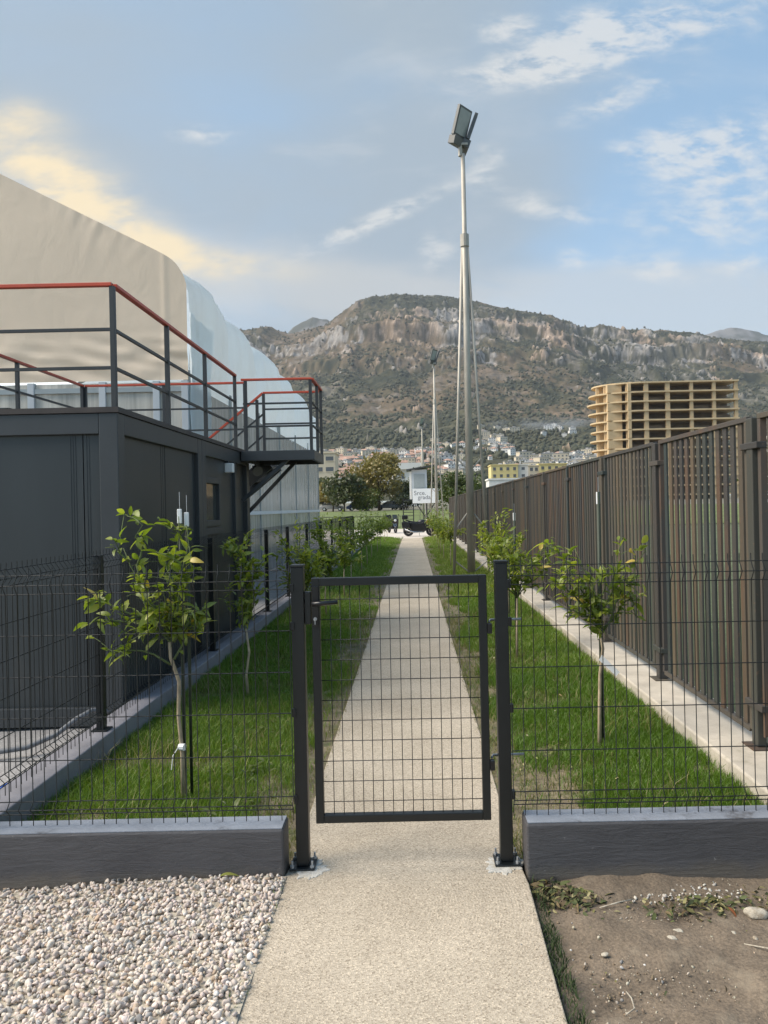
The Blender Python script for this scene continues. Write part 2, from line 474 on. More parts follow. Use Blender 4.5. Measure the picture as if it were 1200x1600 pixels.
# ------------------------------------------------------------------ mesh helpers
class MB:
    def __init__(self):
        self.v, self.f, self.m = [], [], []
        self.mi = 0

    def _add(self, vs, fs):
        o = len(self.v)
        self.v.extend([tuple(p) for p in vs])
        self.f.extend([tuple(i + o for i in f) for f in fs])
        self.m.extend([self.mi] * len(fs))
        return self

    def box(self, x0, x1, y0, y1, z0, z1):
        vs = [(x0, y0, z0), (x1, y0, z0), (x1, y1, z0), (x0, y1, z0), (x0, y0, z1), (x1, y0, z1), (x1, y1, z1), (x0, y1, z1)]
        return self._add(vs, [(3, 2, 1, 0), (4, 5, 6, 7), (0, 1, 5, 4), (1, 2, 6, 5), (2, 3, 7, 6), (3, 0, 4, 7)])

    def bar(self, a, b, wd, ht, up=(0, 0, 1)):
        """rectangular bar from a to b; wd across, ht along up"""
        a, b = Vector(a), Vector(b)
        d = (b - a).normalized()
        s = d.cross(Vector(up))
        if s.length < 1e-5:
            s = d.cross(Vector((0, 1, 0)))
        s.normalize()
        u = s.cross(d).normalized()
        s, u = s * wd / 2, u * ht / 2
        vs = [a - s - u, a + s - u, a + s + u, a - s + u, b - s - u, b + s - u, b + s + u, b - s + u]
        return self._add(vs, [(0, 1, 2, 3), (7, 6, 5, 4), (1, 0, 4, 5), (2, 1, 5, 6), (3, 2, 6, 7), (0, 3, 7, 4)])

    def tube(self, pts, r, n=8, cap=True):
        pts = [Vector(p) for p in pts]
        rs = r if isinstance(r, (list, tuple)) else [r] * len(pts)
        rings = []
        prev = None
        for i, p in enumerate(pts):
            d = (pts[min(i + 1, len(pts) - 1)] - pts[max(i - 1, 0)]).normalized()
            if prev is None:
                s = d.cross(Vector((0, 0, 1)))
                if s.length < 1e-4:
                    s = d.cross(Vector((0, 1, 0)))
            else:
                s = prev - d * prev.dot(d)
            s.normalize()
            prev = s
            t = d.cross(s)
            rings.append([p + (s * math.cos(2 * math.pi * k / n + math.pi / n) + t * math.sin(2 * math.pi * k / n + math.pi / n)) * rs[i] for k in range(n)])
        vs = [q for ring in rings for q in ring]
        fs = []
        for i in range(len(pts) - 1):
            for k in range(n):
                a, b = i * n + k, i * n + (k + 1) % n
                fs.append((a, b, b + n, a + n))
        if cap:
            fs.append(tuple(range(n - 1, -1, -1)))
            fs.append(tuple(range((len(pts) - 1) * n, len(pts) * n)))
        return self._add(vs, fs)

    def quad(self, *p):
        return self._add(p, [tuple(range(len(p)))])

    def prism(self, poly, axis, a, b):
        """polygon (2d) extruded along axis ('x','y','z') from a to b"""
        def P(q, t):
            return {'x': (t, q[0], q[1]), 'y': (q[0], t, q[1]), 'z': (q[0], q[1], t)}[axis]
        n = len(poly)
        vs = [P(q, a) for q in poly] + [P(q, b) for q in poly]
        fs = [tuple(range(n)), tuple(range(2 * n - 1, n - 1, -1))] + [(i, i + n, (i + 1) % n + n, (i + 1) % n) for i in range(n)]
        return self._add(vs, fs)

    def ball(self, c, r, sc=(1, 1, 1), nu=10, nv=6):
        vs, fs = [], []
        for j in range(nv + 1):
            th = math.pi * j / nv
            for i in range(nu):
                ph = 2 * math.pi * i / nu
                vs.append((c[0] + r * sc[0] * math.sin(th) * math.cos(ph), c[1] + r * sc[1] * math.sin(th) * math.sin(ph), c[2] + r * sc[2] * math.cos(th)))
        for j in range(nv):
            for i in range(nu):
                a, b = j * nu + i, j * nu + (i + 1) % nu
                fs.append((a, a + nu, b + nu, b))
        return self._add(vs, fs)

    def torus(self, c, R_, r, axis='y', n=20, k=8):
        vs, fs = [], []
        for i in range(n):
            t = 2 * math.pi * i / n
            for j in range(k):
                p = 2 * math.pi * j / k
                q = ((R_ + r * math.cos(p)) * math.cos(t), (R_ + r * math.cos(p)) * math.sin(t), r * math.sin(p))
                if axis == 'y':
                    q = (q[0], q[2], q[1])
                elif axis == 'x':
                    q = (q[2], q[0], q[1])
                vs.append((c[0] + q[0], c[1] + q[1], c[2] + q[2]))
        for i in range(n):
            for j in range(k):
                a, b = i * k + j, i * k + (j + 1) % k
                c2, d = ((i + 1) % n) * k + j, ((i + 1) % n) * k + (j + 1) % k
                fs.append((a, b, d, c2))
        return self._add(vs, fs)


def wloc(o):
    p = Vector((0, 0, 0))
    while o is not None:
        p += o.location
        o = o.parent
    return p


def obj(name, mb, material, parent=None, smooth=False, bevel=0.0, label=None, cat=None, group=None, kind=None, fixnorm=True):
    """links the shape in mb (world coordinates) as one mesh object"""
    off = wloc(parent) if parent is not None else Vector((0, 0, 0))
    me = bpy.data.meshes.new(name)
    me.from_pydata([(p[0] - off.x, p[1] - off.y, p[2] - off.z) for p in mb.v], [], mb.f)
    for mm in (material if isinstance(material, (list, tuple)) else [material]):
        me.materials.append(M[mm])
    if isinstance(material, (list, tuple)):
        me.polygons.foreach_set('material_index', mb.m)
    if fixnorm:
        bm = bmesh.new()
        bm.from_mesh(me)
        bmesh.ops.recalc_face_normals(bm, faces=bm.faces)
        bm.to_mesh(me)
        bm.free()
    if smooth:
        me.polygons.foreach_set('use_smooth', [True] * len(me.polygons))
    me.update()
    o = bpy.data.objects.new(name, me)
    C.objects.link(o)
    if parent is not None:
        o.parent = parent
    if bevel:
        b = o.modifiers.new('bevel', 'BEVEL')
        b.width = bevel
        b.segments = 2
        b.limit_method = 'ANGLE'
    props(o, label, cat, group, kind)
    return o


def props(o, label=None, cat=None, group=None, kind=None):
    if label:
        o['label'] = label
    if cat:
        o['category'] = cat
    if group:
        o['group'] = group
    if kind:
        o['kind'] = kind
    return o


def thing(name, label, cat, loc=(0, 0, 0), group=None, kind=None):
    o = bpy.data.objects.new(name, None)
    o.empty_display_size = .1
    C.objects.link(o)
    o.location = loc
    return props(o, label, cat, group, kind)


def inst(name, mesh, parent, loc, rot=(0, 0, 0), scale=(1, 1, 1)):
    o = bpy.data.objects.new(name, mesh)
    C.objects.link(o)
    o.parent = parent
    off = wloc(parent) if parent is not None else Vector((0, 0, 0))
    o.location = Vector(loc) - off
    o.rotation_euler = rot
    o.scale = scale
    return o


def copy_tree(src, loc, parent=None, label=None):
    c = src.copy()
    C.objects.link(c)
    c.parent = parent
    if parent is None:
        c.location = loc
    if label:
        c['label'] = label
    for ch in list(src.children):
        copy_tree(ch, None, c)
    return c


def np_mesh(name, verts, faces_flat, nper, material, attr=None, smooth=False):
    """big mesh from numpy arrays; every face has nper corners"""
    me = bpy.data.meshes.new(name)
    nv = len(verts)
    nf = len(faces_flat) // nper
    me.vertices.add(nv)
    me.vertices.foreach_set('co', np.ascontiguousarray(verts, dtype=np.float32).ravel())
    me.loops.add(nf * nper)
    me.loops.foreach_set('vertex_index', np.ascontiguousarray(faces_flat, dtype=np.int32))
    me.polygons.add(nf)
    me.polygons.foreach_set('loop_start', np.arange(0, nf * nper, nper, dtype=np.int32))
    if smooth:
        me.polygons.foreach_set('use_smooth', np.ones(nf, dtype=bool))
    if attr is not None:
        a = me.color_attributes.new('col', 'FLOAT_COLOR', 'POINT')
        a.data.foreach_set('color', np.ascontiguousarray(attr, dtype=np.float32).ravel())
    me.materials.append(M[material])
    me.update(calc_edges=True)
    me.validate()
    o = bpy.data.objects.new(name, me)
    C.objects.link(o)
    return o


# numpy value noise
def _hash(ix, iy, seed):
    h = (ix.astype(np.int64) * 374761393 + iy.astype(np.int64) * 668265263 + seed * 1274126177) & 0xffffffff
    h = ((h ^ (h >> 13)) * 1274126177) & 0xffffffff
    h = h ^ (h >> 16)
    return (h & 0xffff) / 65535.0


def vnoise(x, y, seed=0):
    ix, iy = np.floor(x), np.floor(y)
    fx, fy = x - ix, y - iy
    fx = fx * fx * fx * (fx * (fx * 6 - 15) + 10)
    fy = fy * fy * fy * (fy * (fy * 6 - 15) + 10)
    a, b = _hash(ix, iy, seed), _hash(ix + 1, iy, seed)
    c, d = _hash(ix, iy + 1, seed), _hash(ix + 1, iy + 1, seed)
    return (a * (1 - fx) + b * fx) * (1 - fy) + (c * (1 - fx) + d * fx) * fy


def fbm(x, y, octv=5, seed=0, gain=.5, ridged=False):
    s, amp, tot = 0, 1.0, 0
    for k in range(octv):
        n = vnoise(x * 2 ** k + 17.3 * k, y * 2 ** k - 9.1 * k, seed + k)
        if ridged:
            n = 1 - np.abs(2 * n - 1)
        s = s + amp * n
        tot += amp
        amp *= gain
    return s / tot


def sstep(x, a, b):
    t = np.clip((x - a) / (b - a), 0, 1)
    return t * t * (3 - 2 * t)


# ------------------------------------------------------------------ ground, hills, mountain
def far_ground(Y):
    return np.interp(Y, [0, 62, 80, 120, 300, 450], [0, 0, .25, 1.3, 3, 6])


RIDGE_X = np.array([-2600, -1500, -900, -640, -600, -560, -520, -470, -435, -410, -370, -330, -280, -232, -160, -54, 10, 120, 228, 338, 446, 510, 600, 690, 775, 860, 900, 960, 1000, 1100, 1300, 1700, 2600])
RIDGE_V = np.array([230, 270, 300, 296, 290, 282, 285, 288, 280, 276, 278, 284, 288, 305, 326, 332, 331, 328, 318, 307, 297, 283, 274, 271, 269, 268, 266, 262, 258, 250, 240, 230, 200])
RIDGE_Z = 1.7 + RIDGE_V * 2600 / 1200


def base_profile(Y):
    return np.interp(Y, [430, 500, 600, 700, 800, 900, 1000, 1100, 1300, 1500, 1700, 1900, 2050, 2150, 2300, 2400, 2600, 2800, 3200, 3800],
                     [6, 9, 20, 33, 46, 60, 77, 97, 145, 205, 275, 352, 425, 500, 560, 640, 715, 690, 560, 380])


CLIFFS = ((.53, .035, 20), (.68, .045, 34), (.82, .04, 24))


def cliff_q(X, Y):
    return base_profile(Y) / 715.0 + .17 * (fbm(X / 330, Y / 500, 4, 5, .55) - .5) + .05 * (fbm(X / 60, Y / 60, 3, 6) - .5)


def rock_band(X, Y):
    """where bare limestone breaks through: ragged bands near the top"""
    q = cliff_q(X, Y)
    b = .50 * np.exp(-((q - .53) / .040) ** 2) + 1.0 * np.exp(-((q - .68) / .05) ** 2) + .75 * np.exp(-((q - .82) / .035) ** 2)
    b = b * (.45 + 1.0 * fbm(X / 210, Y / 300, 3, 15)) + .12 * sstep(q, .45, .7)
    n = .85 * (fbm(X / 55, Y / 70, 5, 61, .6) - .5) + .75 * (fbm(X / 13, Y / 16, 3, 66, .6) - .5)
    return sstep(b * .62 + n * 1.25, .41, .56)


def terrain(X, Y):
    base = base_profile(Y)
    rz = np.interp(X, RIDGE_X, RIDGE_Z) / 715.0
    h = base * (1 + (rz - 1) * sstep(Y, 600, 1900))
    amp = sstep(Y, 700, 1700)
    up = sstep(Y, 2520, 2380) * .85 + .15                      # calmer at the crest so the skyline stays put
    h = h + amp * up * 70 * (fbm(X / 420, Y / 520, 4, 3) - .5)
    # gullies running down the slope
    h = h - amp * up * 34 * (fbm(X / 130 + .3 * fbm(X / 90, Y / 90, 3, 8), Y / 600, 4, 21, ridged=True) - .5)
    rb = rock_band(X, Y)
    h = h + up * rb * 26 * (fbm(X / 24, Y / 24, 4, 44, .55, ridged=True) - .35)
    q = cliff_q(X, Y)
    for c_, wd_, a_ in CLIFFS:
        k = np.clip((q - c_) / wd_, -3, 3)
        h = h + up * a_ * (np.tanh(k * 3) - np.tanh(k)) * (.35 + 1.3 * fbm(X / 180, Y / 400, 3, int(c_ * 100)))
    h = h + amp * 11 * (fbm(X / 34, Y / 34, 4, 40, .6) - .5)
    h = h + amp * 7 * (fbm(X / 9, Y / 9, 2, 50) - .5)
    return h


def build_mountain():
    a = np.concatenate([np.linspace(-1.5, -.42, 70)[:-1], np.linspace(-.42, .56, 640), np.linspace(.56, 1.5, 60)[1:]])
    y = np.concatenate([np.linspace(430, 1100, 110)[:-1], np.linspace(1100, 1900, 150)[:-1], np.linspace(1900, 2720, 240)[:-1], np.linspace(2720, 3600, 20)])
    A, Y = np.meshgrid(a, y)
    X = A * Y
    Z = terrain(X, Y)
    nr, nc = Z.shape
    # ground cover by steepness and noise
    gy, gx = np.gradient(Z)
    dY = np.gradient(Y, axis=0)
    dX = np.gradient(X, axis=1)
    slope = np.hypot(gy / dY, gx / dX)
    n1 = fbm(X / 60, Y / 60, 5, 61)
    n2 = fbm(X / 15, Y / 15, 3, 66)
    n3 = fbm(X / 300, Y / 300, 3, 70)
    rock = np.clip(rock_band(X, Y), 0, 1)
    strat = fbm(X / 60, (Z + .15 * X) / 11, 4, 97, .6)
    rock = rock * (.15 + .85 * sstep(strat, .42, .54))
    scree = sstep(n1 + .35 * (n2 - .5), .60, .72) * sstep(Y, 1100, 1600) * .55
    veg_d = np.array([.034, .038, .024])
    veg_m = np.array([.088, .082, .046])
    veg_b = np.array([.140, .100, .066])
    f = sstep(n2 * .6 + n1 * .5 + .35 * (n3 - .5), .38, .72)[..., None]
    brown = (sstep(n3 + .4 * (n1 - .5), .42, .66) * sstep(Y, 1000, 1500))[..., None]
    c = veg_d * (1 - f) + veg_m * f
    c = c * (1 - .75 * brown * f) + veg_b * (.75 * brown * f)
    rk_a, rk_b = np.array([.300, .275, .250]), np.array([.335, .250, .185])
    warm = sstep(fbm(X / 140, Y / 140, 3, 81), .46, .66)[..., None]
    rc = (rk_a * (1 - warm) + rk_b * warm) * ((.42 + 1.05 * fbm(X / 8, Y / 9, 3, 90, .65)) * (.62 + .76 * fbm(X / 45, (Z + .12 * X) / 7, 3, 96, .6)))[..., None]
    c = c * (1 - rock[..., None]) + rc * rock[..., None]
    c = c * (1 - .6 * scree[..., None]) + rc * .8 * .6 * scree[..., None]
    col = np.concatenate([c, np.ones((nr, nc, 1))], 2).reshape(-1, 4)
    idx = np.arange(nr * nc).reshape(nr, nc)
    q = np.stack([idx[:-1, :-1], idx[:-1, 1:], idx[1:, 1:], idx[1:, :-1]], -1).reshape(-1)
    m = mat('mountain_cover', (.1, .1, .1), .95, attr='col', var=.28, vs=.22, spec=.1)
    o = np_mesh('mountain', np.stack([X, Y, Z], -1).reshape(-1, 3), q, 4, 'mountain_cover', col)
    props(o, 'broad rocky mountain with scrub slopes behind the town', None, None, 'structure')
    # distant summits behind it
    for nm, x0, pts in (('far_hill', 4300, [(-1500, 380), (-1000, 760), (-760, 930), (-640, 1045), (-540, 1092), (-450, 1080), (-350, 1010), (-200, 850), (0, 480)]),
                        ('far_mountain', 5200, [(1300, 600), (1700, 1040), (1900, 1130), (2060, 1165), (2180, 1185), (2280, 1180), (2420, 1135), (2600, 1140), (2900, 1080), (3600, 900), (4600, 600)])):
        xs = np.linspace(pts[0][0], pts[-1][0], 260)
        ys = np.linspace(-900, 700, 60)
        XX, YY = np.meshgrid(xs, ys)
        top = np.interp(XX, [p[0] for p in pts], [p[1] for p in pts])
        ZZ = top * (1 - .75 * np.abs(YY / 1100) ** 1.2) - 60 * (fbm(XX / 160, YY / 300, 5, 31, ridged=True) - .5) * sstep(np.abs(YY), 0, 200) - 20 + 26 * (fbm(XX / 60, YY / 60, 4, 33) - .4)
        nz = fbm(XX / 90, YY / 90, 5, 35)
        cc = np.array([.15, .142, .135]) * (.6 + .8 * nz[..., None])
        gcol = np.array([.06, .062, .045])
        k = sstep(nz, .38, .58)[..., None]
        cc = cc * k + gcol * (1 - k)
        ii = np.arange(XX.size).reshape(XX.shape)
        qq = np.stack([ii[:-1, :-1], ii[:-1, 1:], ii[1:, 1:], ii[1:, :-1]], -1).reshape(-1)
        o = np_mesh(nm, np.stack([XX, YY + x0, ZZ], -1).reshape(-1, 3), qq, 4, 'mountain_cover', np.concatenate([cc, np.ones((*XX.shape, 1))], 2).reshape(-1, 4))
        props(o, 'bare distant summit showing behind the main mountain ridge', None, None, 'structure')


build_mountain()

# one sheet of ground from behind the camera to the foot of the mountain (and out to the horizon at the sides)
gx = np.array([-6000, -2000, -600, -200, -60, -20, 20, 60, 200, 600, 2000, 6000.])
gy = np.array([-3000, -600, -60, 0, 30, 62, 70, 80, 95, 110, 120, 200, 300, 380, 450, 520])
GX, GY = np.meshgrid(gx, gy)
GZ = far_ground(GY) - .09
GZ[GY > 440] -= 4.0
ii = np.arange(GX.size).reshape(GX.shape)
props(np_mesh('ground', np.stack([GX, GY, GZ], -1).reshape(-1, 3), np.stack([ii[:-1, :-1], ii[:-1, 1:], ii[1:, 1:], ii[1:, :-1]], -1).reshape(-1), 4, 'ground_earth'),
      'bare earth ground sheet', None, None, 'structure')


def sheet(name, x0, x1, y0, y1, z, material, nx=2, ny=2, rough=0.0, label=None, seed=0, zfun=None):
    xs, ys = np.linspace(x0, x1, nx), np.linspace(y0, y1, ny)
    XX, YY = np.meshgrid(xs, ys)
    ZZ = np.full(XX.shape, float(z)) if zfun is None else zfun(XX, YY)
    if rough:
        ZZ = ZZ + rough * (fbm(XX * 4, YY * 4, 4, seed) - .5) * 2
    k = np.arange(XX.size).reshape(XX.shape)
    o = np_mesh(name, np.stack([XX, YY, ZZ], -1).reshape(-1, 3), np.stack([k[:-1, :-1], k[:-1, 1:], k[1:, 1:], k[1:, :-1]], -1).reshape(-1), 4, material, smooth=True)
    props(o, label, None, None, 'structure')
    return o


PX0, PX1 = -.615, .470            # the path
poly = [(PX0, 43.0), (PX0, 3.72), (-.628, 3.6), (-.662, 3.45), (-.66, 3.1), (-.640, 2.6), (-.625, 2.0), (-.62, -1.0), (.467, -1.0), (.469, 2.0), (.474, 2.7), (.482, 3.1), (.487, 3.45), (.478, 3.6), (PX1, 3.72), (PX1, 43.0)]
obj('path', MB().prism(poly, 'z', -.22, 0), 'path_concrete', kind='structure', label='straight pale concrete path running through the gate into the distance', bevel=.006)
# cement patches under the post plates
for nm, cx, sx in (('cement_patch', -.545, 1), ('cement_patch', .42, -1)):
    mb = MB()
    pts = []
    for k in range(72):
        t = 2 * math.pi * k / 72
        rr = .078 + .045 * mnoise.noise((math.cos(t) * 1.3 + cx * 9, math.sin(t) * 1.3, 0)) + .022 * mnoise.noise((math.cos(t) * 5 + cx * 9, math.sin(t) * 5, 2)) + .008 * mnoise.noise((k * .9, cx, 0))
        pts.append((cx + .022 * sx + rr * math.cos(t) * 1.0, 3.635 + rr * math.sin(t) * 1.3))
    mb.prism(pts, 'z', -.01, .004)
    mat('cement', (.55, .525, .475), .9, var=.16, vs=30, bump=.004, bs=90, fine=.2, fs=220, dirt=(.44, .39, .31), dirt_s=18, dirt_t=(.48, .66)) if 'cement' not in M else None
    obj(nm, mb, 'cement', kind='structure', label='whitish cement smeared round the post plate', bevel=.004)

sheet('lawn_soil', -2.09, PX0 - .001, 3.70, 43, -.01, 'lawn_soil', 24, 400, .018, 'soil under the left strip of lawn', 3, lambda x, y: -.012 + .07 * sstep(x, -.75, -1.9))
sheet('lawn_soil', PX1 + .001, 1.80, 3.70, 43, -.01, 'lawn_soil', 24, 400, .018, 'soil under the right strip of lawn', 4, lambda x, y: -.012 + .105 * sstep(x, .65, 1.7))
sheet('dirt', .44, 6, -1, 3.60, -.03, 'soil', 300, 240, .034, 'bare brown dirt in front of the right wall', 5, lambda x, y: -.045 + .02 * sstep(x, .5, .9))
sheet('gravel_bed', -6, -.60, -1, 3.60, -.05, 'soil', 40, 40, .01, 'earth bed under the loose gravel', 6)
sheet('plaza', -16, 9, 43.001, 62, -.004, 'plaza', 4, 4, 0, 'pale paved yard at the end of the path')
sheet('far_lawn', -90, 90, 60, 122, 0, 'cut_lawn', 30, 30, 0, 'mown grass beyond the yard', 0, lambda x, y: far_ground(y) - .02)
sheet('sports_field', 2.26, 90, -10, 58, -.02, 'field_green', 6, 6, 0, 'green playing field beyond the rusty fence')
sheet('cabin_yard', -30, -2.27, 3.60, 43, .0, 'yard_gravel', 60, 60, .012, 'pale gravel yard round the cabins')
mb = MB().box(-3.4, PX0 - .004, 42.2, 45.0, -.1, .035)
obj('paving_slab', mb, 'plaza', kind='structure', label='low pale slab at the far end of the left lawn', bevel=.01)

# ------------------------------------------------------------------ plinth walls and kerbs
mb = MB().box(-3.6, -.632, 3.56, 3.715, -.16, .220)
obj('plinth_wall', mb, 'plinth_paint', bevel=.010, label='low dark grey painted concrete wall behind the white gravel', cat='wall')
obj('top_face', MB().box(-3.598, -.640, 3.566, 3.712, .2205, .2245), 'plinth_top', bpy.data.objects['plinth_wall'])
mb = MB().box(.492, 3.6, 3.535, 3.69, -.16, .232)
obj('plinth_wall', mb, 'plinth_paint', bevel=.010, label='low dark grey painted concrete wall behind the bare dirt', cat='wall')
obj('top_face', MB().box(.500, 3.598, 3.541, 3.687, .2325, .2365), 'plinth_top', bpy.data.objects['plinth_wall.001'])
mb = MB().box(-2.275, -2.08, 3.718, 28.6, -.12, .219)
obj('kerb_wall', mb, 'kerb_grey', bevel=.008, label='long low grey kerb wall carrying the dark mesh fence beside the cabins', cat='wall')
mb = MB().box(1.79, 2.26, 3.693, 44, -.12, .205)
obj('kerb_wall', mb, 'kerb_beige', bevel=.012, label='long wide pale concrete kerb carrying the rusty bar fence', cat='wall')


# ------------------------------------------------------------------ gate and its posts
def gate_post(x, side, label):
    y = 3.665
    t = thing('gate_post', label, 'gate post', (x, y, 0))
    obj('shaft', MB().box(x - .030, x + .030, y - .030, y + .030, .014, 1.428), 'post_paint', t, bevel=.003)
    obj('cap', MB().box(x - .033, x + .033, y - .033, y + .033, 1.4285, 1.440), 'post_paint', t, bevel=.003)
    obj('base_plate', MB().box(x - .060, x + .060, y - .062, y + .062, .006, .0138), 'post_paint', t, bevel=.002)
    for sx in (-1, 1):
        for sy in (-1, 1):
            bx, by = x + sx * .047, y + sy * .047
            b = MB().tube([(bx, by, .0142), (bx, by, .024)], .010, 6)
            b.tube([(bx, by, .024), (bx, by, .045)], .005, 8)
            obj('bolt', b, 'zinc', t)
    for z in (.33, .74, 1.15, 1.33):                    # clips that hold the fence panel
        obj('panel_clip', MB().box(x + side * .0305 - .004, x + side * .0305 + .018 * (1 if side > 0 else 1) - .004, y - .036, y - .006, z - .02, z + .02), 'post_paint', t, bevel=.002)
    return t


gate_post(-.556, -1, 'square dark gate post on the latch side, left of the gate')
gate_post(.412, 1, 'square dark gate post on the hinge side, right of the gate')

GX0, GX1, GZ0, GZ1, GY_ = -.490, .342, .208, 1.374, 3.665
gate = thing('gate', 'closed dark metal garden gate with square wire mesh across the path', 'gate', (0, GY_, .2))
fw = .038
obj('frame', MB().box(GX0, GX0 + fw, GY_ - .02, GY_ + .02, GZ0, GZ1), 'post_paint', gate, bevel=.003)
obj('frame', MB().box(GX1 - fw, GX1, GY_ - .02, GY_ + .02, GZ0, GZ1), 'post_paint', gate, bevel=.003)
obj('frame', MB().box(GX0 + fw, GX1 - fw, GY_ - .0195, GY_ + .0195, GZ1 - fw, GZ1 - .0005), 'post_paint', gate, bevel=.003)
obj('frame', MB().box(GX0 + fw, GX1 - fw, GY_ - .0195, GY_ + .0195, GZ0 + .0005, GZ0 + fw), 'post_paint', gate, bevel=.003)
for i in range(1, 16):
    x = GX0 + fw + i * (GX1 - GX0 - 2 * fw) / 16
    obj('mesh_wire', MB().tube([(x, GY_ + .004, GZ0 + fw), (x, GY_ + .004, GZ1 - fw)], .0021, 6), 'wire_paint', gate, smooth=True)
for i in range(11):
    z = GZ1 - .085 - fw * .5 - i * .0965
    obj('mesh_wire', MB().tube([(GX0 + fw, GY_ - .0004, z), (GX1 - fw, GY_ - .0004, z)], .0021, 6), 'wire_paint', gate, smooth=True)
obj('lock_plate', MB().box(GX0 + .003, GX0 + .033, GY_ - .0275, GY_ - .0203, 1.145, 1.335), 'black_paint', gate, bevel=.002)
hd = MB().tube([(GX0 + .018, GY_ - .028, 1.258), (GX0 + .018, GY_ - .062, 1.258)], .009, 10)
hd.tube([(GX0 + .008, GY_ - .062, 1.257), (GX0 + .05, GY_ - .066, 1.259), (GX0 + .128, GY_ - .062, 1.264)], [.012, .011, .010], 10)
obj('handle', hd, 'black_paint', gate, smooth=True)
ky = MB().tube([(GX0 + .018, GY_ - .028, 1.182), (GX0 + .018, GY_ - .040, 1.182)], .0085, 10)
ky.box(GX0 + .0165, GX0 + .0195, GY_ - .047, GY_ - .0405, 1.158, 1.186)
obj('lock_cylinder', ky, 'zinc', gate)
obj('latch_keep', MB().box(GX0 - .0335, GX0 - .004, GY_ - .022, GY_ + .022, 1.155, 1.31), 'post_paint', gate, bevel=.003)
for z in (1.118, .468):
    hg = MB().box(GX1 + .0005, GX1 + .022, GY_ - .026, GY_ + .006, z - .024, z + .024)
    obj('hinge', hg, 'black_paint', gate, bevel=.003)
    obj('hinge_rod', MB().tube([(GX1 + .010, GY_ + .010, z + .028), (GX1 + .020, GY_ + .030, z + .034), (.36 + .15, GY_ + .036, z + .034)], .006, 8), 'zinc', gate, smooth=True)


# ------------------------------------------------------------------ wire mesh fences
ZW = [.287, .347, .54, .74, .934, 1.13, 1.326, 1.37, 1.428]
FOLD = {1.37: .030, .317: .030}


def wire_panel(p0, p1, nrm, parent, z0=.236, z1=1.452, sp=.055, name='wire_panel', sides=4, r=.0024):
    """one welded panel between two ends, with the V folds near top and bottom"""
    p0, p1, nrm = Vector((*p0, 0)), Vector((*p1, 0)), Vector((*nrm, 0))
    L = (p1 - p0).length
    d = (p1 - p0) / L
    mb = MB()
    n = max(2, int(round(L / sp)))
    prof = [(z0, 0), (.287, 0), (.317, .030), (.347, 0), (.95, 0), (1.326, 0), (1.37, .030), (1.415, 0), (z1, 0)]
    for i in range(n + 1):
        q = p0 + d * (L * i / n)
        mb.tube([q + nrm * k + Vector((0, 0, z)) for z, k in prof], r, sides, cap=False)
    for z in (.287, .347, .54, .74, .934, 1.13, 1.326, 1.415):
        mb.tube([p0 - nrm * .004 + Vector((0, 0, z)), p1 - nrm * .004 + Vector((0, 0, z))], r * 1.15, sides, cap=False)
    for z in (.317, 1.37):
        mb.tube([p0 + nrm * .026 + Vector((0, 0, z)), p1 + nrm * .026 + Vector((0, 0, z))], r * 1.15, sides, cap=False)
    return obj(name, mb, 'wire_paint', parent, kind='stuff', fixnorm=False, smooth=True)


def fence_post(x, y, z0, z1, parent, wd=.05):
    pt = obj('post', MB().box(x - wd / 2, x + wd / 2, y - wd / 2, y + wd / 2, z0, z1), 'post_paint', parent, bevel=.003)
    obj('base_plate', MB().box(x - .055, x + .055, y - .055, y + .055, z0 - .001, z0 + .008), 'post_paint', pt, bevel=.002)
    obj('post_cap', MB().box(x - wd / 2 - .003, x + wd / 2 + .003, y - wd / 2 - .003, y + wd / 2 + .003, z1 + .0005, z1 + .010), 'post_paint', pt, bevel=.003)
    return pt


fl = thing('mesh_fence', 'short dark wire mesh fence on the low wall left of the gate', 'fence', (-1.4, 3.625, .22))
wire_panel((-2.10, 3.625), (-.592, 3.625), (0, -1), fl)
wire_panel((-3.6, 3.625), (-2.20, 3.625), (0, -1), fl)
fr = thing('mesh_fence', 'short dark wire mesh fence on the low wall right of the gate', 'fence', (1.4, 3.625, .23))
wire_panel((.447, 3.625), (2.95, 3.625), (0, -1), fr)
fence_post(3.0, 3.625, .234, 1.44, fr)
fs_ = thing('mesh_fence', 'long dark wire mesh fence running back along the grey kerb beside the cabins', 'fence', (-2.17, 15, .22))
ys = [3.66, 5.27, 8.2, 11.3, 13.2, 15.6, 18.0, 20.4, 22.8, 25.2, 27.8]
for a, b in zip(ys[:-1], ys[1:]):
    wire_panel((-2.165, a + .03), (-2.165, b - .03), (1, 0), fs_, sides=4 if a < 12 else 3)
for y in ys:
    fence_post(-2.165, y, .221, 1.41, fs_, .052)

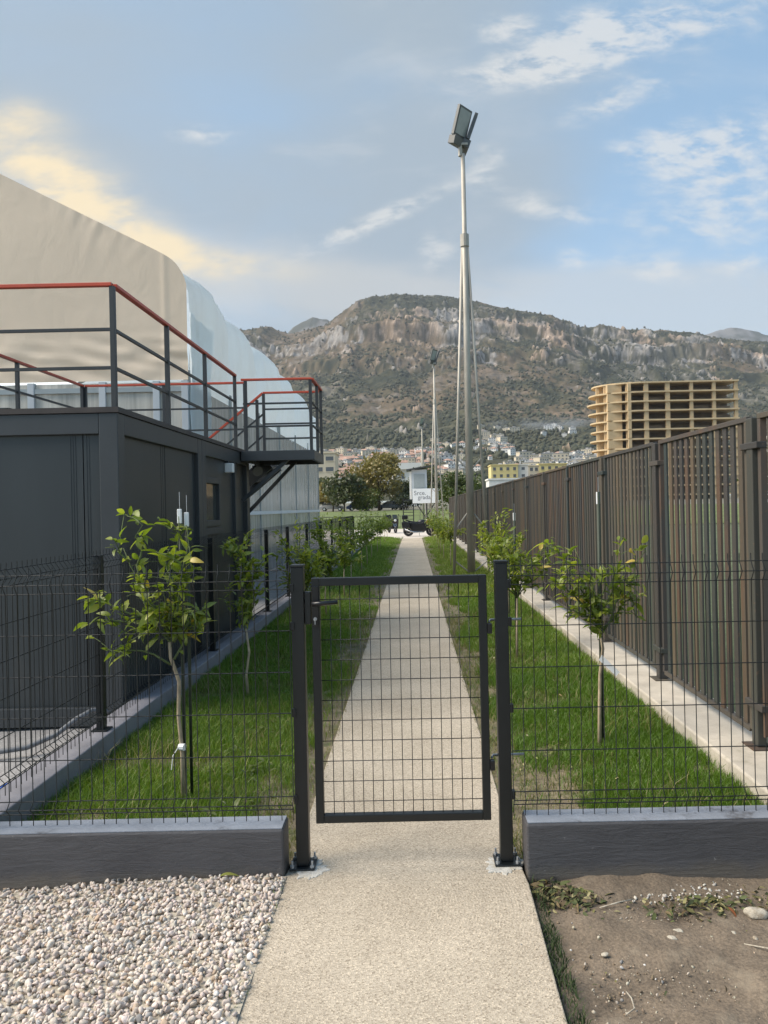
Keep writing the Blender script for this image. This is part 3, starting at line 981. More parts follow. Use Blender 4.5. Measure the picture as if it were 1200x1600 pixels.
# ------------------------------------------------------------------ rusty bar fence on the right
RX = 2.085
rf = thing('bar_fence', 'tall rusty dark fence of upright flat bars along the right side', 'fence', (RX, 20, .2))
slat_mb = MB().box(-.007, .007, -.025, .025, 0, 1.84)
slat_me = None
step_ = 1.845
ry = [4.66 + step_ * (k - 1) for k in range(23)]
n_slat = 0
tail = MB()
for k, y in enumerate(ry):
    pt = obj('post', MB().box(RX - .04, RX + .04, y - .04, y + .04, .214, 2.20), 'rusty_steel', rf, bevel=.006)
    obj('base_plate', MB().box(RX - .085, RX + .085, y - .085, y + .085, .2055, .2139), 'rusty_steel', pt, bevel=.002)
    for z in (.46, 2.03):
        obj('clamp', MB().box(RX - .046, RX + .020, y - .115, y + .115, z - .02, z + .02), 'rusty_steel', pt, bevel=.004)
    if k == len(ry) - 1:
        break
    a, b = y + .072, y + step_ - .072
    for ye in (a + .02, b - .02):
        obj('stile', MB().box(RX - .02, RX + .02, ye - .02, ye + .02, .285, 2.185), 'rusty_steel', rf, bevel=.003)
    obj('top_rail', MB().box(RX - .021, RX + .021, a, b, 2.1855, 2.218), 'rusty_steel', rf, bevel=.003)
    obj('bottom_rail', MB().box(RX - .021, RX + .021, a + .0405, b - .0405, .265, .298), 'rusty_steel', rf, bevel=.003)
    n = 13
    for i in range(n):
        ysl = a + .04 + (i + .75) * (b - a - .08) / (n + .5)
        if n_slat < 286:
            if slat_me is None:
                o = obj('slat', MB().box(RX - .007, RX + .007, ysl - .031, ysl + .031, .2985, 2.185), 'rusty_steel', rf)
                slat_me = o.data
                y_first = ysl
            else:
                o = inst('slat', slat_me, rf, (RX, 20 + ysl - y_first, .2))
            o.rotation_euler = (0, 0, R(random.uniform(-4, 4))) if False else (0, 0, 0)
            n_slat += 1

# ------------------------------------------------------------------ site cabins, deck and railings
CX = -2.32
def cabin(y0, y1, label, x0=-8.3, front=True):
    t = thing('site_cabin', label, 'cabin', ((x0 + CX) / 2, (y0 + y1) / 2, 0))
    g = .004
    for (x, sx) in ((CX, -1), (x0, 1)):
        for (y, sy) in ((y0, 1), (y1, -1)):
            xa, xb = sorted((x, x + sx * .15))
            ya, yb = sorted((y, y + sy * .15))
            obj('corner_post', MB().box(xa, xb, ya, yb, .02, 2.50), 'cabin_frame', t, bevel=.006)
    for y, sy in ((y0, 1), (y1, -1)):
        ya, yb = sorted((y + sy * .002, y + sy * .12))
        obj('top_beam', MB().box(x0 + .151, CX - .151, ya, yb, 2.335, 2.499), 'cabin_frame', t, bevel=.005)
        obj('bottom_beam', MB().box(x0 + .151, CX - .151, ya, yb, .021, .17), 'cabin_frame', t, bevel=.005)
    for x, sx in ((CX, -1), (x0, 1)):
        xa, xb = sorted((x + sx * .002, x + sx * .12))
        obj('top_beam', MB().box(xa, xb, y0 + .151, y1 - .151, 2.335, 2.499), 'cabin_frame', t, bevel=.005)
        obj('bottom_beam', MB().box(xa, xb, y0 + .151, y1 - .151, .021, .17), 'cabin_frame', t, bevel=.005)
    obj('roof', MB().box(x0 + .13, CX - .13, y0 + .13, y1 - .13, 2.42, 2.49), 'cabin_frame', t)
    obj('floor', MB().box(x0 + .13, CX - .13, y0 + .13, y1 - .13, .05, .16), 'cabin_frame', t)
    return t


def ribbed(a0, a1, axis, fixed, z0, z1, out, ribs):
    """wall panel with shallow grooves at the positions in ribs"""
    mb = MB()
    e = sorted([a0] + [r + d for r in ribs for d in (-.006, .006)] + [a1])
    for i in range(len(e) - 1):
        dp = .0 if i % 2 == 0 else .003
        f0, f1 = sorted((fixed - out * dp, fixed - out * .05))
        if axis == 'x':
            mb.box(e[i], e[i + 1], f0, f1, z0, z1)
        else:
            mb.box(f0, f1, e[i], e[i + 1], z0, z1)
    return mb


Y0, Y1, Y2 = 6.07, 8.50, 10.93
c1 = cabin(Y0, Y1 - .003, 'nearer dark grey site cabin with a blank wall facing the low wall')
# front wall: panels between x0 and the corner, joint at about x=-2.62
xs = [CX - .152, -2.615, -3.75, -4.9, -6.05, -7.2, -8.15]
for i in range(len(xs) - 1):
    a, b = xs[i + 1] + .004, xs[i] - .004
    rb = [b - .05 - k * .02 for k in range(3)] if b - a > .3 else [a + .03, a + .05]
    obj('wall_panel', ribbed(a, b, 'x', Y0 + .045, .171, 2.334, -1, sorted(rb)), 'cabin_panel', c1)
for a, b in ((Y0 + .152, Y0 + 1.21), (Y0 + 1.218, Y1 - .156)):
    obj('wall_panel', ribbed(a, b, 'y', CX - .045, .171, 2.334, 1, [a + .05, a + .07, b - .05]), 'cabin_panel', c1)
c2 = cabin(Y1 + .003, Y2, 'farther dark grey site cabin with a small window under the balcony')
wy0, wy1, wz0, wz1 = 8.64, 9.36, 1.53, 2.10
obj('wall_panel', MB().box(CX - .095, CX - .045, Y1 + .155, wy0 - .001, .171, 2.334), 'cabin_panel', c2)
obj('wall_panel', MB().box(CX - .095, CX - .045, wy1 + .001, 10.10, .171, 2.334), 'cabin_panel', c2)
obj('wall_panel', MB().box(CX - .095, CX - .045, wy0, wy1, .171, wz0 - .001), 'cabin_panel', c2)
obj('wall_panel', MB().box(CX - .095, CX - .045, wy0, wy1, wz1 + .001, 2.334), 'cabin_panel', c2)
obj('wall_panel', MB().box(CX - .097, CX - .055, 10.108, Y2 - .152, .171, 2.334), 'cabin_panel', c2)
obj('wall_panel', MB().box(-8.14, CX - .152, Y2 - .1, Y2 - .05, .171, 2.334), 'cabin_panel', c2)
obj('mid_post', MB().box(CX - .06, CX - .005, 10.09, 10.16, .171, 2.334), 'cabin_frame', c2, bevel=.004)
wf = MB()
for a in ((wy0 + .002, wy0 + .07, wz0 + .002, wz1 - .002), (wy1 - .07, wy1 - .002, wz0 + .002, wz1 - .002), (wy0 + .0705, wy1 - .0705, wz0 + .002, wz0 + .07), (wy0 + .0705, wy1 - .0705, wz1 - .07, wz1 - .002)):
    wf.box(CX - .09, CX - .015, *a)
win = obj('window', wf, 'cabin_frame', c2, bevel=.004)
obj('pane', MB().box(CX - .066, CX - .056, wy0 + .071, wy1 - .071, wz0 + .071, wz1 - .071), 'dark_glass', win)
obj('sill', MB().box(CX - .044, CX - .010, wy0 - .03, wy1 + .03, wz0 - .09, wz0 - .02), 'cabin_frame', win, bevel=.003)
wl = thing('wall_lamp', 'small white lamp box on the cabin wall just under the balcony', 'lamp', (CX, 9.72, 2.22))
obj('lamp_case', MB().box(CX - .044, CX + .06, 9.68, 9.78, 2.19, 2.31), 'white_plastic', wl, bevel=.008)
obj('lamp_bracket', MB().box(CX - .043, CX + .0, 9.70, 9.76, 2.312, 2.336), 'cabin_frame', wl)

DZ = 2.545
dk = thing('roof_deck', 'dark roof terrace floor on top of the two site cabins', 'deck', (-3.5, 8.5, 2.5))
obj('deck_fascia', MB().box(-8.32, CX + .012, Y0 - .014, Y0 + .03, 2.5015, DZ), 'deck_edge', dk)
obj('deck_fascia', MB().box(CX - .03, CX + .012, Y0 + .0305, Y2 + .02, 2.5015, DZ), 'deck_edge', dk)
for k in range(14):
    ya = Y0 + .032 + k * .346
    obj('deck_board', MB().box(-8.3, CX - .032, ya, ya + .340, 2.5015, DZ - .002), 'deck_edge', dk)

RZ = 3.52


def rail_run(t, a, b, zs, posts, top=RZ, foot=DZ, hw=.05, first=True, base=None):
    """one straight side of railing: red handrail, rails and posts (given as fractions)"""
    a, b = Vector((*a, 0)), Vector((*b, 0))
    obj('handrail', MB().bar(a + Vector((0, 0, top)), b + Vector((0, 0, top)), hw, .028), 'red_rail', t, bevel=.003)
    d = (b - a).normalized() * .021
    n = Vector((-d.y, d.x, 0))
    for z in zs:
        obj('rail', MB().bar(a + d + Vector((0, 0, z)), b - d + Vector((0, 0, z)), .024, .024), 'rail_grey', t)
    for f in posts:
        p = a.lerp(b, f)
        obj('post', MB().box(p.x - .02, p.x + .02, p.y - .02, p.y + .02, foot, top - .0145), 'rail_grey', t, bevel=.002)


tr = thing('terrace_railing', 'grey terrace railing with red handrails round the cabin roof', 'railing', (-3.5, 8.5, DZ))
zs3 = (3.165, 2.86)
rail_run(tr, (-4.66, Y0 + .03), (CX - .03, Y0 + .03), zs3, (0, .5, 1))
rail_run(tr, (CX - .03, Y0 + .06), (CX - .03, 10.30), zs3, (.315, .64, .995))
rail_run(tr, (-4.64, Y0 + .06), (-4.64, 10.88), zs3, (.3, .62, .995))
rail_run(tr, (-4.61, 10.90), (-2.34, 10.90), zs3, (.0, .49, .995))

bl = thing('balcony', 'small steel balcony landing with red handrails jutting from the cabin roof', 'balcony', (-1.8, 10.9, 2.4))
BX0, BX1, BY0, BY1 = CX + .014, -1.315, 10.38, 11.47
obj('floor_plate', MB().box(BX0 + .045, BX1 - .045, BY0 + .045, BY1 - .045, 2.44, 2.49), 'rail_grey', bl)
obj('edge_beam', MB().box(BX0, BX1, BY0, BY0 + .044, 2.375, 2.51), 'cabin_frame', bl, bevel=.004)
obj('edge_beam', MB().box(BX1 - .044, BX1, BY0 + .0445, BY1 - .0445, 2.376, 2.509), 'cabin_frame', bl, bevel=.004)
obj('edge_beam', MB().box(BX0, BX1, BY1 - .044, BY1, 2.375, 2.51), 'cabin_frame', bl, bevel=.004)
obj('edge_beam', MB().box(BX0, BX0 + .044, BY0 + .0445, BY1 - .0445, 2.376, 2.509), 'cabin_frame', bl, bevel=.004)
obj('brace', MB().bar((CX - .0, 10.48, 1.84), (-1.66, 10.48, 2.42), .045, .05), 'cabin_frame', bl, bevel=.003)
obj('brace', MB().bar((-2.43, 11.40, 1.69), (-1.72, 11.40, 2.42), .045, .05), 'cabin_frame', bl, bevel=.003)
obj('support_post', MB().box(-2.49, -2.42, 11.36, 11.43, .0, 2.42), 'cabin_frame', bl, bevel=.004)
zsb = (3.21, 2.99, 2.77)
rail_run(bl, (CX + .03, BY0 + .02), (BX1 - .02, BY0 + .02), (3.15, 2.84), (.06, .98), 3.475, 2.511)
rail_run(bl, (BX1 - .02, BY0 + .05), (BX1 - .02, BY1 - .03), (3.15, 2.84), (.5, .97), 3.475, 2.511)
rail_run(bl, (-2.20, BY1 - .02), (BX1 - .05, BY1 - .02), zsb, (.01,), 3.455, 2.511)
fd = thing('floodlight', 'round dark lamp hanging under the balcony by the cabin corner', 'lamp', (-2.12, 10.75, 2.3))
obj('lamp_head', MB().tube([(-2.20, 10.78, 2.29), (-2.15, 10.70, 2.25)], [.045, .075], 14), 'lamp_body', fd, smooth=False)
obj('lamp_arm', MB().bar((-2.20, 10.79, 2.29), (-2.20, 10.79, 2.439), .02, .02), 'lamp_body', fd)

st = thing('staircase', 'dark steel stairs with a red handrail climbing to the balcony', 'stairs', (-4, 11.9, 0))
for y in (11.52, 12.30):
    obj('stringer', MB().bar((-2.15, y, 2.42), (-5.05, y, .06), .05, .2, (0, 0, 1)), 'cabin_frame', st)
for k in range(12):
    f = (k + .5) / 12
    x, z = -2.15 - 2.9 * f, 2.46 - 2.36 * f
    obj('tread', MB().box(x - .13, x + .13, 11.546, 12.274, z - .02, z + .02), 'rail_grey', st)
obj('handrail', MB().bar((-2.21, 11.48, 3.455), (-5.1, 11.48, 1.10), .05, .028), 'red_rail', st)
for dz in (.30, .62):
    obj('rail', MB().bar((-2.21, 11.48, 3.44 - dz), (-5.1, 11.48, 1.10 - dz), .024, .024), 'rail_grey', st)
for f in (.03, .36, .68, .98):
    x, z = -2.21 - 2.89 * f, 3.44 - 2.355 * f
    obj('post', MB().box(x - .02, x + .02, 11.46, 11.50, z - 1.0, z - .015), 'rail_grey', st)

cr = thing('wire_crate', 'low dark wire crate standing on the cabin roof terrace', 'crate', (-4.25, 8.2, DZ))
cw = MB()
for z in (DZ + .01, DZ + .27):
    for a, b in (((-4.75, 8.0), (-4.19, 8.0)), ((-4.75, 8.4), (-4.19, 8.4)), ((-4.75, 8.0), (-4.75, 8.4)), ((-4.19, 8.0), (-4.19, 8.4))):
        cw.bar((*a, z), (*b, z), .022, .022)
for x in (-4.75, -4.19):
    for y in (8.0, 8.4):
        cw.bar((x, y, DZ), (x, y, DZ + .28), .022, .022)
obj('crate_frame', cw, 'rail_grey', cr)
cw = MB()
for k in range(1, 12):
    x = -4.75 + k * .56 / 12
    cw.tube([(x, 8.0, DZ + .01), (x, 8.0, DZ + .27)], .003, 4)
    cw.tube([(x, 8.4, DZ + .01), (x, 8.4, DZ + .27)], .003, 4)
for k in range(1, 6):
    z = DZ + k * .045
    cw.tube([(-4.75, 8.0, z), (-4.19, 8.0, z)], .003, 4)
    cw.tube([(-4.19, 8.0, z), (-4.19, 8.4, z)], .003, 4)
obj('crate_mesh', cw, 'rail_grey', cr, kind='stuff')

# ------------------------------------------------------------------ the big tent
TX, TY0, TY1 = -4.05, 14.0, 33.0
tent = thing('tent_hall', 'large white membrane tent hall with a cream gable behind the cabins', 'tent', (-10, 23, 0))


def roof_z(x):          # outline of the gable, x from TX (eave) to the ridge at -10.5 and down again
    t = (TX - x) if x > -10.5 else (x + 16.95)
    s = 6.28 + .515 * max(0, t - .12)
    return s - .42 * math.exp(-(t / .10)) if t < 1.5 else s


# gable: a draped sheet with folds
nx, nz = 170, 60
xs = np.concatenate([np.linspace(TX, -8.2, 120), np.linspace(-8.2, -16.95, 50)[1:]])
tt = np.linspace(0, 1, nz)
V = []
for j in range(nz):
    for x in xs:
        top = roof_z(x)
        z = 4.12 + .05 * math.sin(x * 2.1) * 0 + (top - 4.12) * tt[j]
        dy = 0.0
        dt = top - z
        dy -= .030 * math.exp(-dt * 2.6) * max(0, mnoise.noise((x * .8, 1.0, 9.0)) + .45) * mnoise.noise((x * 6.5 + dt * 2.5, dt * 1.6, 3.1))           # gathers under the eave
        dy -= .04 * mnoise.noise((x * .45, z * .45, 7.7))
        dy -= .07 * math.exp(-((z - 4.50) / .35) ** 2) * mnoise.noise((x * 1.6 + z * 3.4, z * 4.0 - x * .5, 1.3))   # creases near the hem
        dy -= .012 * math.exp(-((x + 4.45) / .05) ** 2)
        V.append((x, TY0 + dy, z))
F = [(j * len(xs) + i, j * len(xs) + i + 1, (j + 1) * len(xs) + i + 1, (j + 1) * len(xs) + i) for j in range(nz - 1) for i in range(len(xs) - 1)]
mb = MB()
mb._add(V, F)
obj('gable_sheet', mb, 'cream_membrane', tent, smooth=True)
# side wall and roof: bays that belly out between the frames
BAY = 3.17
prof = [(0, 4.0), (0, 4.5), (0, 5.0), (0, 5.5), (-.02, 5.8), (-.10, 6.02), (-.25, 6.18), (-.45, 6.30), (-.8, 6.49), (-1.3, 6.75), (-2.2, 7.2), (-3.5, 7.88), (-5, 8.66), (-6.45, 9.4)]
nyy = 260
V, F = [], []
for j in range(nyy):
    y = TY0 + .08 + (TY1 - TY0) * j / (nyy - 1)
    ph = ((y - TY0) / BAY) % 1.0
    b = abs(math.sin(math.pi * ph)) ** .55
    bay = int((y - TY0) / BAY)
    amp = (.20, .20, .27, .23, .26, .22, .20)[min(bay, 6)]
    drop = .024 * max(0, y - 14.5) + .012 * max(0, y - 25) ** 1.5
    for (px_, pz) in prof:
        k = sstep(np.array(pz), 4.0, 5.2) * b * amp
        w1 = mnoise.noise((y * .9, pz * .8, 2.2)) * .09 + mnoise.noise((y * 2.6 + pz, pz * 1.6, 5.2)) * .06
        up = .9 * b * amp * (1 if pz > 5.6 else max(0, (pz - 4.8) / .8)) - drop * (1 if pz > 5.4 else max(0, (pz - 4) / 1.4))
        V.append((TX + px_ + (float(k) - .05 + w1) * (1 if px_ > -1 else .2), y, pz - .12 * (1 if pz > 5.4 else 0) + up))
n = len(prof)
F = [(j * n + i, j * n + i + 1, (j + 1) * n + i + 1, (j + 1) * n + i) for j in range(nyy - 1) for i in range(n - 1)]
mb = MB()
mb._add(V, F)
obj('side_membrane', mb, 'white_membrane', tent, smooth=True)
mb = MB()
mb.quad((-10.5, TY0 + .1, 9.4), (-16.95, TY0 + .1, 6.28), (-16.95, TY1, 6.1), (-10.5, TY1, 9.2))
mb.quad((-16.95, TY0 + .1, 6.28), (-16.95, TY0 + .1, 0), (-16.95, TY1, 0), (-16.95, TY1, 6.1))
obj('roof_membrane', mb, 'white_membrane', tent)
# back wall
mb = MB()
mb._add([(TX, TY1, 0), (-16.95, TY1, 0), (-16.95, TY1, 6), (-10.5, TY1, 9.0), (TX, TY1, 5.6)], [(0, 1, 2, 3, 4)])
obj('end_wall', mb, 'white_membrane', tent)
# lower side: clear sheets between posts, with a pale rail
for k in range(6):
    ya, yb = TY0 + .1 + k * BAY + .05, TY0 + .1 + (k + 1) * BAY - .05
    obj('clear_panel', MB().box(TX - .012, TX, ya, yb, .02, 4.05), 'clear_sheet', tent)
for k in range(7):
    y = TY0 + .1 + k * BAY
    obj('frame_post', MB().box(TX - .10, TX + .02, y - .045, y + .045, 0, 4.3), 'lamp_glass', tent, bevel=.005)
obj('side_rail', MB().box(TX + .021, TX + .07, TY0 + .1, TY1, 1.60, 1.69), 'white_plastic', tent)
# lower front: window sheets between mullions
mull = [TX - .05, -4.62, -5.6, -6.9, -8.2, -9.5, -10.8, -12.1, -13.4, -14.7, -16, -16.9]
for x in mull:
    obj('mullion', MB().box(x - .06, x + .06, TY0 - .05, TY0 + .05, 0, 4.10), 'booth_panel', tent, bevel=.004)
for z in (2.75, 3.95):
    obj('transom', MB().box(-16.84, TX - .111, TY0 - .04, TY0 + .0, z - .045, z + .045), 'lamp_glass', tent)
for a, b in zip(mull[:-1], mull[1:]):
    obj('window_sheet', MB().box(b + .061, a - .061, TY0 + .012, TY0 + .022, .02, 4.08), 'window_sheet', tent)
# loose plastic skirt hanging at the corner
V = []
for j in range(30):
    for i in range(14):
        y = TY0 - .03 + i * .11
        z = 2.0 + j * .115
        V.append((TX + .06 + .035 * mnoise.noise((y * 6, z * 1.2, 8)) + .02 * mnoise.noise((y * 14, z * 3, 4)), y, z + .02 * math.sin(y * 9)))
mb = MB()
mb._add(V, [(j * 14 + i, j * 14 + i + 1, (j + 1) * 14 + i + 1, (j + 1) * 14 + i) for j in range(29) for i in range(13)])
obj('loose_sheet', mb, 'white_membrane', tent, smooth=True)
obj('inner_floor', MB().box(-16.9, TX - .12, TY0 + .06, TY1 - .05, .0, .03), 'yard_gravel', tent)


# ------------------------------------------------------------------ floodlight masts
def mast(x, y, label, lean=0.0):
    t = thing('floodlight_mast', label, 'floodlight mast', (x, y, 0), 'tripod floodlight masts along the rusty fence')
    obj('pole', MB().tube([(x, y, -.05), (x, y, 8.1), (x - .0, y, 8.12), (x, y, 10.05)], [.095, .075, .058, .05], 14), 'galv_pole', t, smooth=True)
    feet = [(-.42, -.02), (.43, .02), (.06, .5)]
    top = 8.05
    for fx, fy in feet:
        obj('leg', MB().tube([(x + fx, y + fy, -.03), (x + fx * .12, y + fy * .12, top)], .034, 10), 'galv_pole', t, smooth=True)
        for z0, z1 in ((.42, .12), (1.15, 1.6), (2.85, 2.55), (4.45, 4.1)) if True else ():
            f0 = 1 - .88 * z0 / top
            obj('strut', MB().tube([(x + fx * f0, y + fy * f0, z0), (x + fx * .06, y + fy * .06, z1)], .018, 6), 'galv_pole', t)
    obj('collar', MB().tube([(x, y, 7.85), (x, y, 8.14)], .105, 12), 'galv_pole', t, smooth=False)
    # two lamp heads on a short arm
    obj('bracket', MB().tube([(x - .06, y, 10.0), (x - .06, y, 10.25)], .05, 8).box(x - .14, x + .12, y - .05, y + .05, 10.25, 10.30), 'galv_pole', t)

    def head(c, rz, tilt):
        m4 = Matrix.Translation(c) @ Matrix.Rotation(rz, 4, 'Z') @ Matrix.Rotation(tilt, 4, 'X')
        def put(mb):
            mb.v = [tuple(m4 @ Vector(p)) for p in mb.v]
            return mb
        fr_ = MB().box(-.24, .24, -.04, .04, 0, .66)
        h = obj('lamp_head', put(fr_), 'lamp_body', t, bevel=.006)
        obj('lamp_glass', put(MB().box(-.20, .20, -.046, -.0405, .05, .61)), 'lamp_glass', h)
        obj('driver_box', put(MB().box(-.22, .22, -.09, .10, -.20, -.005)), 'lamp_body', h, bevel=.01)
    head(Vector((x - .10, y - .06, 10.42)), R(50), R(19))
    head(Vector((x + .10, y + .20, 10.40)), R(97), R(20))
    return t


mast(1.36, 18.2, 'tall tripod floodlight mast on the lawn just behind the gate')
mast(1.43, 45.8, 'second tripod floodlight mast beside the parked motorcycle')
mast(1.12, 80.5, 'smallest and farthest tripod floodlight mast beyond the signboard')


# ------------------------------------------------------------------ citrus saplings
def leaf_mesh(L, Wd, fold, droop, nm, material='citrus_leaf'):
    n = 5
    V, F = [], []
    for i in range(n + 1):
        t = i / n
        wd = Wd * math.sin(math.pi * min(1, t * .94 + .03)) ** .8 * (1.05 - .35 * t)
        x = L * t
        z = -droop * L * t * t
        V += [(x, -wd / 2, z + fold * wd), (x, 0, z), (x, wd / 2, z + fold * wd)]
    for i in range(n):
        a = i * 3
        F += [(a, a + 3, a + 4, a + 1), (a + 1, a + 4, a + 5, a + 2)]
    me = bpy.data.meshes.new(nm)
    me.from_pydata(V, [], F)
    me.materials.append(M[material])
    me.polygons.foreach_set('use_smooth', [True] * len(F))
    me.update()
    return me


LEAVES = [leaf_mesh(.064, .029, .18, .25, 'leaf'), leaf_mesh(.076, .032, .10, .45, 'leaf'), leaf_mesh(.050, .025, .28, .12, 'leaf'), leaf_mesh(.068, .027, .05, .7, 'leaf')]
YLEAVES = [leaf_mesh(.085, .040, .18, .55, 'leaf', 'citrus_yellow')]
LEAF_NP = [(np.array([v.co[:] for v in me.vertices]), np.array([list(p.vertices) for p in me.polygons])) for me in LEAVES]


def bez(a, b, sag, n=6):
    a, b = Vector(a), Vector(b)
    out = []
    for i in range(n + 1):
        t = i / n
        p = a.lerp(b, t)
        p.z += sag * 4 * t * (1 - t)
        out.append(p)
    return out


def leaf_frames(path, n, spread, r_, upb=.35, clump=.0):
    """positions and orientations of n leaves along a twig"""
    fr_ = []
    for k in range(n):
        t = .18 + .82 * (r_.random() ** (1 - clump))
        i = min(int(t * (len(path) - 1)), len(path) - 2)
        f = t * (len(path) - 1) - i
        p = path[i].lerp(path[i + 1], f)
        d = (path[i + 1] - path[i]).normalized()
        u = Vector((r_.gauss(0, 1), r_.gauss(0, 1), r_.gauss(0, .7) + upb))
        dirv = (d * .55 + u.normalized()).normalized()
        p = p + Vector((r_.gauss(0, spread), r_.gauss(0, spread), r_.gauss(0, spread)))
        q = dirv.to_track_quat('X', 'Z')
        roll = Matrix.Rotation(r_.gauss(0, .6), 4, 'X').to_quaternion()
        fr_.append((p, q @ roll, r_.uniform(.72, 1.25)))
    return fr_


def sapling(x, y, z, trunk_pts, limbs, label, seed, leaves, as_obj, spread=.022, yellow=0, tr_r=(.0125, .0095)):
    """limbs: list of (start, end, sag, share)"""
    r_ = random.Random(seed)
    t = thing('citrus_sapling', label, 'citrus tree', (x, y, z), 'young citrus trees planted along the path')
    n = len(trunk_pts)
    rad = [tr_r[0] + (tr_r[1] - tr_r[0]) * i / (n - 1) for i in range(n)]
    rad[0] *= 1.25
    obj('trunk', MB().tube([Vector(p) for p in trunk_pts], rad, 8), 'trunk', t, smooth=True)
    frames = []
    tot = sum(l[3] for l in limbs)
    tw = MB()
    for a, b, sag, sh in limbs:
        p = bez(a, b, sag)
        L = (p[-1] - p[0]).length
        p = [q + Vector((r_.gauss(0, .012), r_.gauss(0, .012), r_.gauss(0, .012))) * (1 if 0 < i else 0) for i, q in enumerate(p)]
        tw.tube(p, [.008 - .0055 * i / 6 for i in range(7)], 5)
        nl = int(leaves * sh / tot)
        ns = max(2, int(L / .13))
        main = int(nl * .45)
        frames += leaf_frames(p, main, spread, r_)
        per = (nl - main) // ns
        for k in range(ns):
            i = r_.randint(1, 5)
            s = p[i]
            e = s + Vector((r_.gauss(0, .085), r_.gauss(0, .085), r_.gauss(.03, .07)))
            sp = bez(s, e, .012, 3)
            tw.tube(sp, .0026, 4)
            frames += leaf_frames(sp, per, spread * .6, r_)
    obj('branches', tw, 'twig', t, smooth=True)
    rest = frames
    if as_obj:
        r_.shuffle(frames)
        for k, (p, q, sc) in enumerate(frames[:296]):
            me = r_.choice(YLEAVES) if k < yellow else r_.choice(LEAVES)
            sc *= 1.10
            inst('leaf', me, t, p, q.to_euler(), (sc, sc * 1.12, sc))
        rest = frames[296:]
    if rest:
        VV, FF, off = [], [], 0
        for (p, q, sc) in rest:
            v, f = r_.choice(LEAF_NP)
            Rm = np.array(q.to_matrix()) * sc * (1.0 if as_obj else 1.25)
            VV.append(v @ Rm.T + np.array(p - wloc(t)))
            FF.append(f + off)
            off += len(v)
        o = np_mesh('foliage' if as_obj else 'crown', np.concatenate(VV), np.concatenate(FF).ravel(), 4, 'citrus_leaf', smooth=True)
        o.parent = t
        o['kind'] = 'stuff'
    return t


Y = 4.45
sapling(-1.362, Y, .03, [(-1.362, Y, .02), (-1.365, Y, .3), (-1.385, Y + .01, .52), (-1.375, Y, .72), (-1.42, Y, .86), (-1.425, Y, .95)], [
    ((-1.42, Y, .82), (-1.76, Y - .05, .93), .03, .7),
    ((-1.70, Y - .04, .92), (-1.75, Y - .08, .80), .02, .2),
    ((-1.42, Y, .95), (-1.93, Y + .05, 1.22), .06, 1.5),
    ((-1.60, Y + .02, 1.10), (-1.88, Y - .06, 1.08), -.01, .8),
    ((-1.43, Y, 1.0), (-1.72, Y + .06, 1.50), -.04, .6),
    ((-1.60, Y + .03, 1.33), (-1.62, Y + .05, 1.66), .02, .75),
    ((-1.66, Y + .03, 1.42), (-1.78, Y + .0, 1.50), .02, .3),
    ((-1.42, Y, .92), (-1.36, Y + .02, 1.68), .0, 2.2),
    ((-1.41, Y, .95), (-1.28, Y - .06, 1.62), .0, 1.5),
    ((-1.40, Y, .95), (-1.20, Y - .03, 1.15), .04, 1.4),
    ((-1.40, Y, .85), (-1.27, Y + .05, .99), .03, .7),
    ((-1.42, Y, 1.0), (-1.55, Y - .16, 1.40), .0, 1.3),
    ((-1.42, Y, 1.0), (-1.40, Y - .16, 1.30), .0, 1.3),
    ((-1.42, Y, .98), (-1.62, Y - .10, 1.05), .02, 1.0),
    ((-1.40, Y, 1.2), (-1.47, Y + .14, 1.48), .0, .8)], 'citrus sapling with long drooping side shoots, nearest tree left of the gate', 3, 520, True, .016, 8)
Y = 6.8
sapling(-1.491, Y, .03, [(-1.491, Y, .02), (-1.505, Y, .25), (-1.475, Y, .45), (-1.50, Y, .66)], [
    ((-1.50, Y, .62), (-1.47, Y, 1.50), 0, 2.4),
    ((-1.50, Y, .62), (-1.36, Y + .05, 1.05), .03, 1.2),
    ((-1.49, Y, .80), (-1.68, Y - .05, .95), .02, .45),
    ((-1.49, Y, .95), (-1.32, Y, 1.32), .0, 1.2),
    ((-1.49, Y, .95), (-1.63, Y + .02, 1.38), .0, 1.4),
    ((-1.49, Y, 1.05), (-1.50, Y - .14, 1.36), .0, 1.2),
    ((-1.49, Y, .7), (-1.44, Y - .1, .9), .0, .7)], 'narrow upright citrus sapling, second tree left of the gate', 5, 460, True, .020, 3)
Y = 5.17
sapling(1.224, Y, .03, [(1.224, Y, .02), (1.228, Y, .30), (1.236, Y, .55), (1.262, Y + .01, .72), (1.240, Y, .86)], [
    ((1.25, Y, .80), (.90, Y + .05, 1.44), .10, 1.3),
    ((1.20, Y, .95), (.89, Y - .05, 1.20), .05, 1.2),
    ((1.24, Y, .86), (.99, Y - .04, 1.00), .04, 1.0),
    ((1.24, Y, .86), (1.10, Y + .05, 1.38), .0, .9),
    ((1.24, Y, .86), (1.27, Y - .05, 1.30), .0, .8),
    ((1.25, Y, .82), (1.40, Y + .05, 1.47), -.05, 1.2),
    ((1.25, Y, .82), (1.54, Y - .05, 1.36), .02, 1.1),
    ((1.25, Y, .82), (1.50, Y, 1.06), .06, 1.0),
    ((1.45, Y, 1.05), (1.49, Y - .02, .93), .02, .25),
    ((1.24, Y, .86), (1.15, Y - .13, 1.18), .03, .8)], 'open spreading citrus sapling, nearest tree right of the gate', 8, 430, True, .018, 6)
Y = 8.25
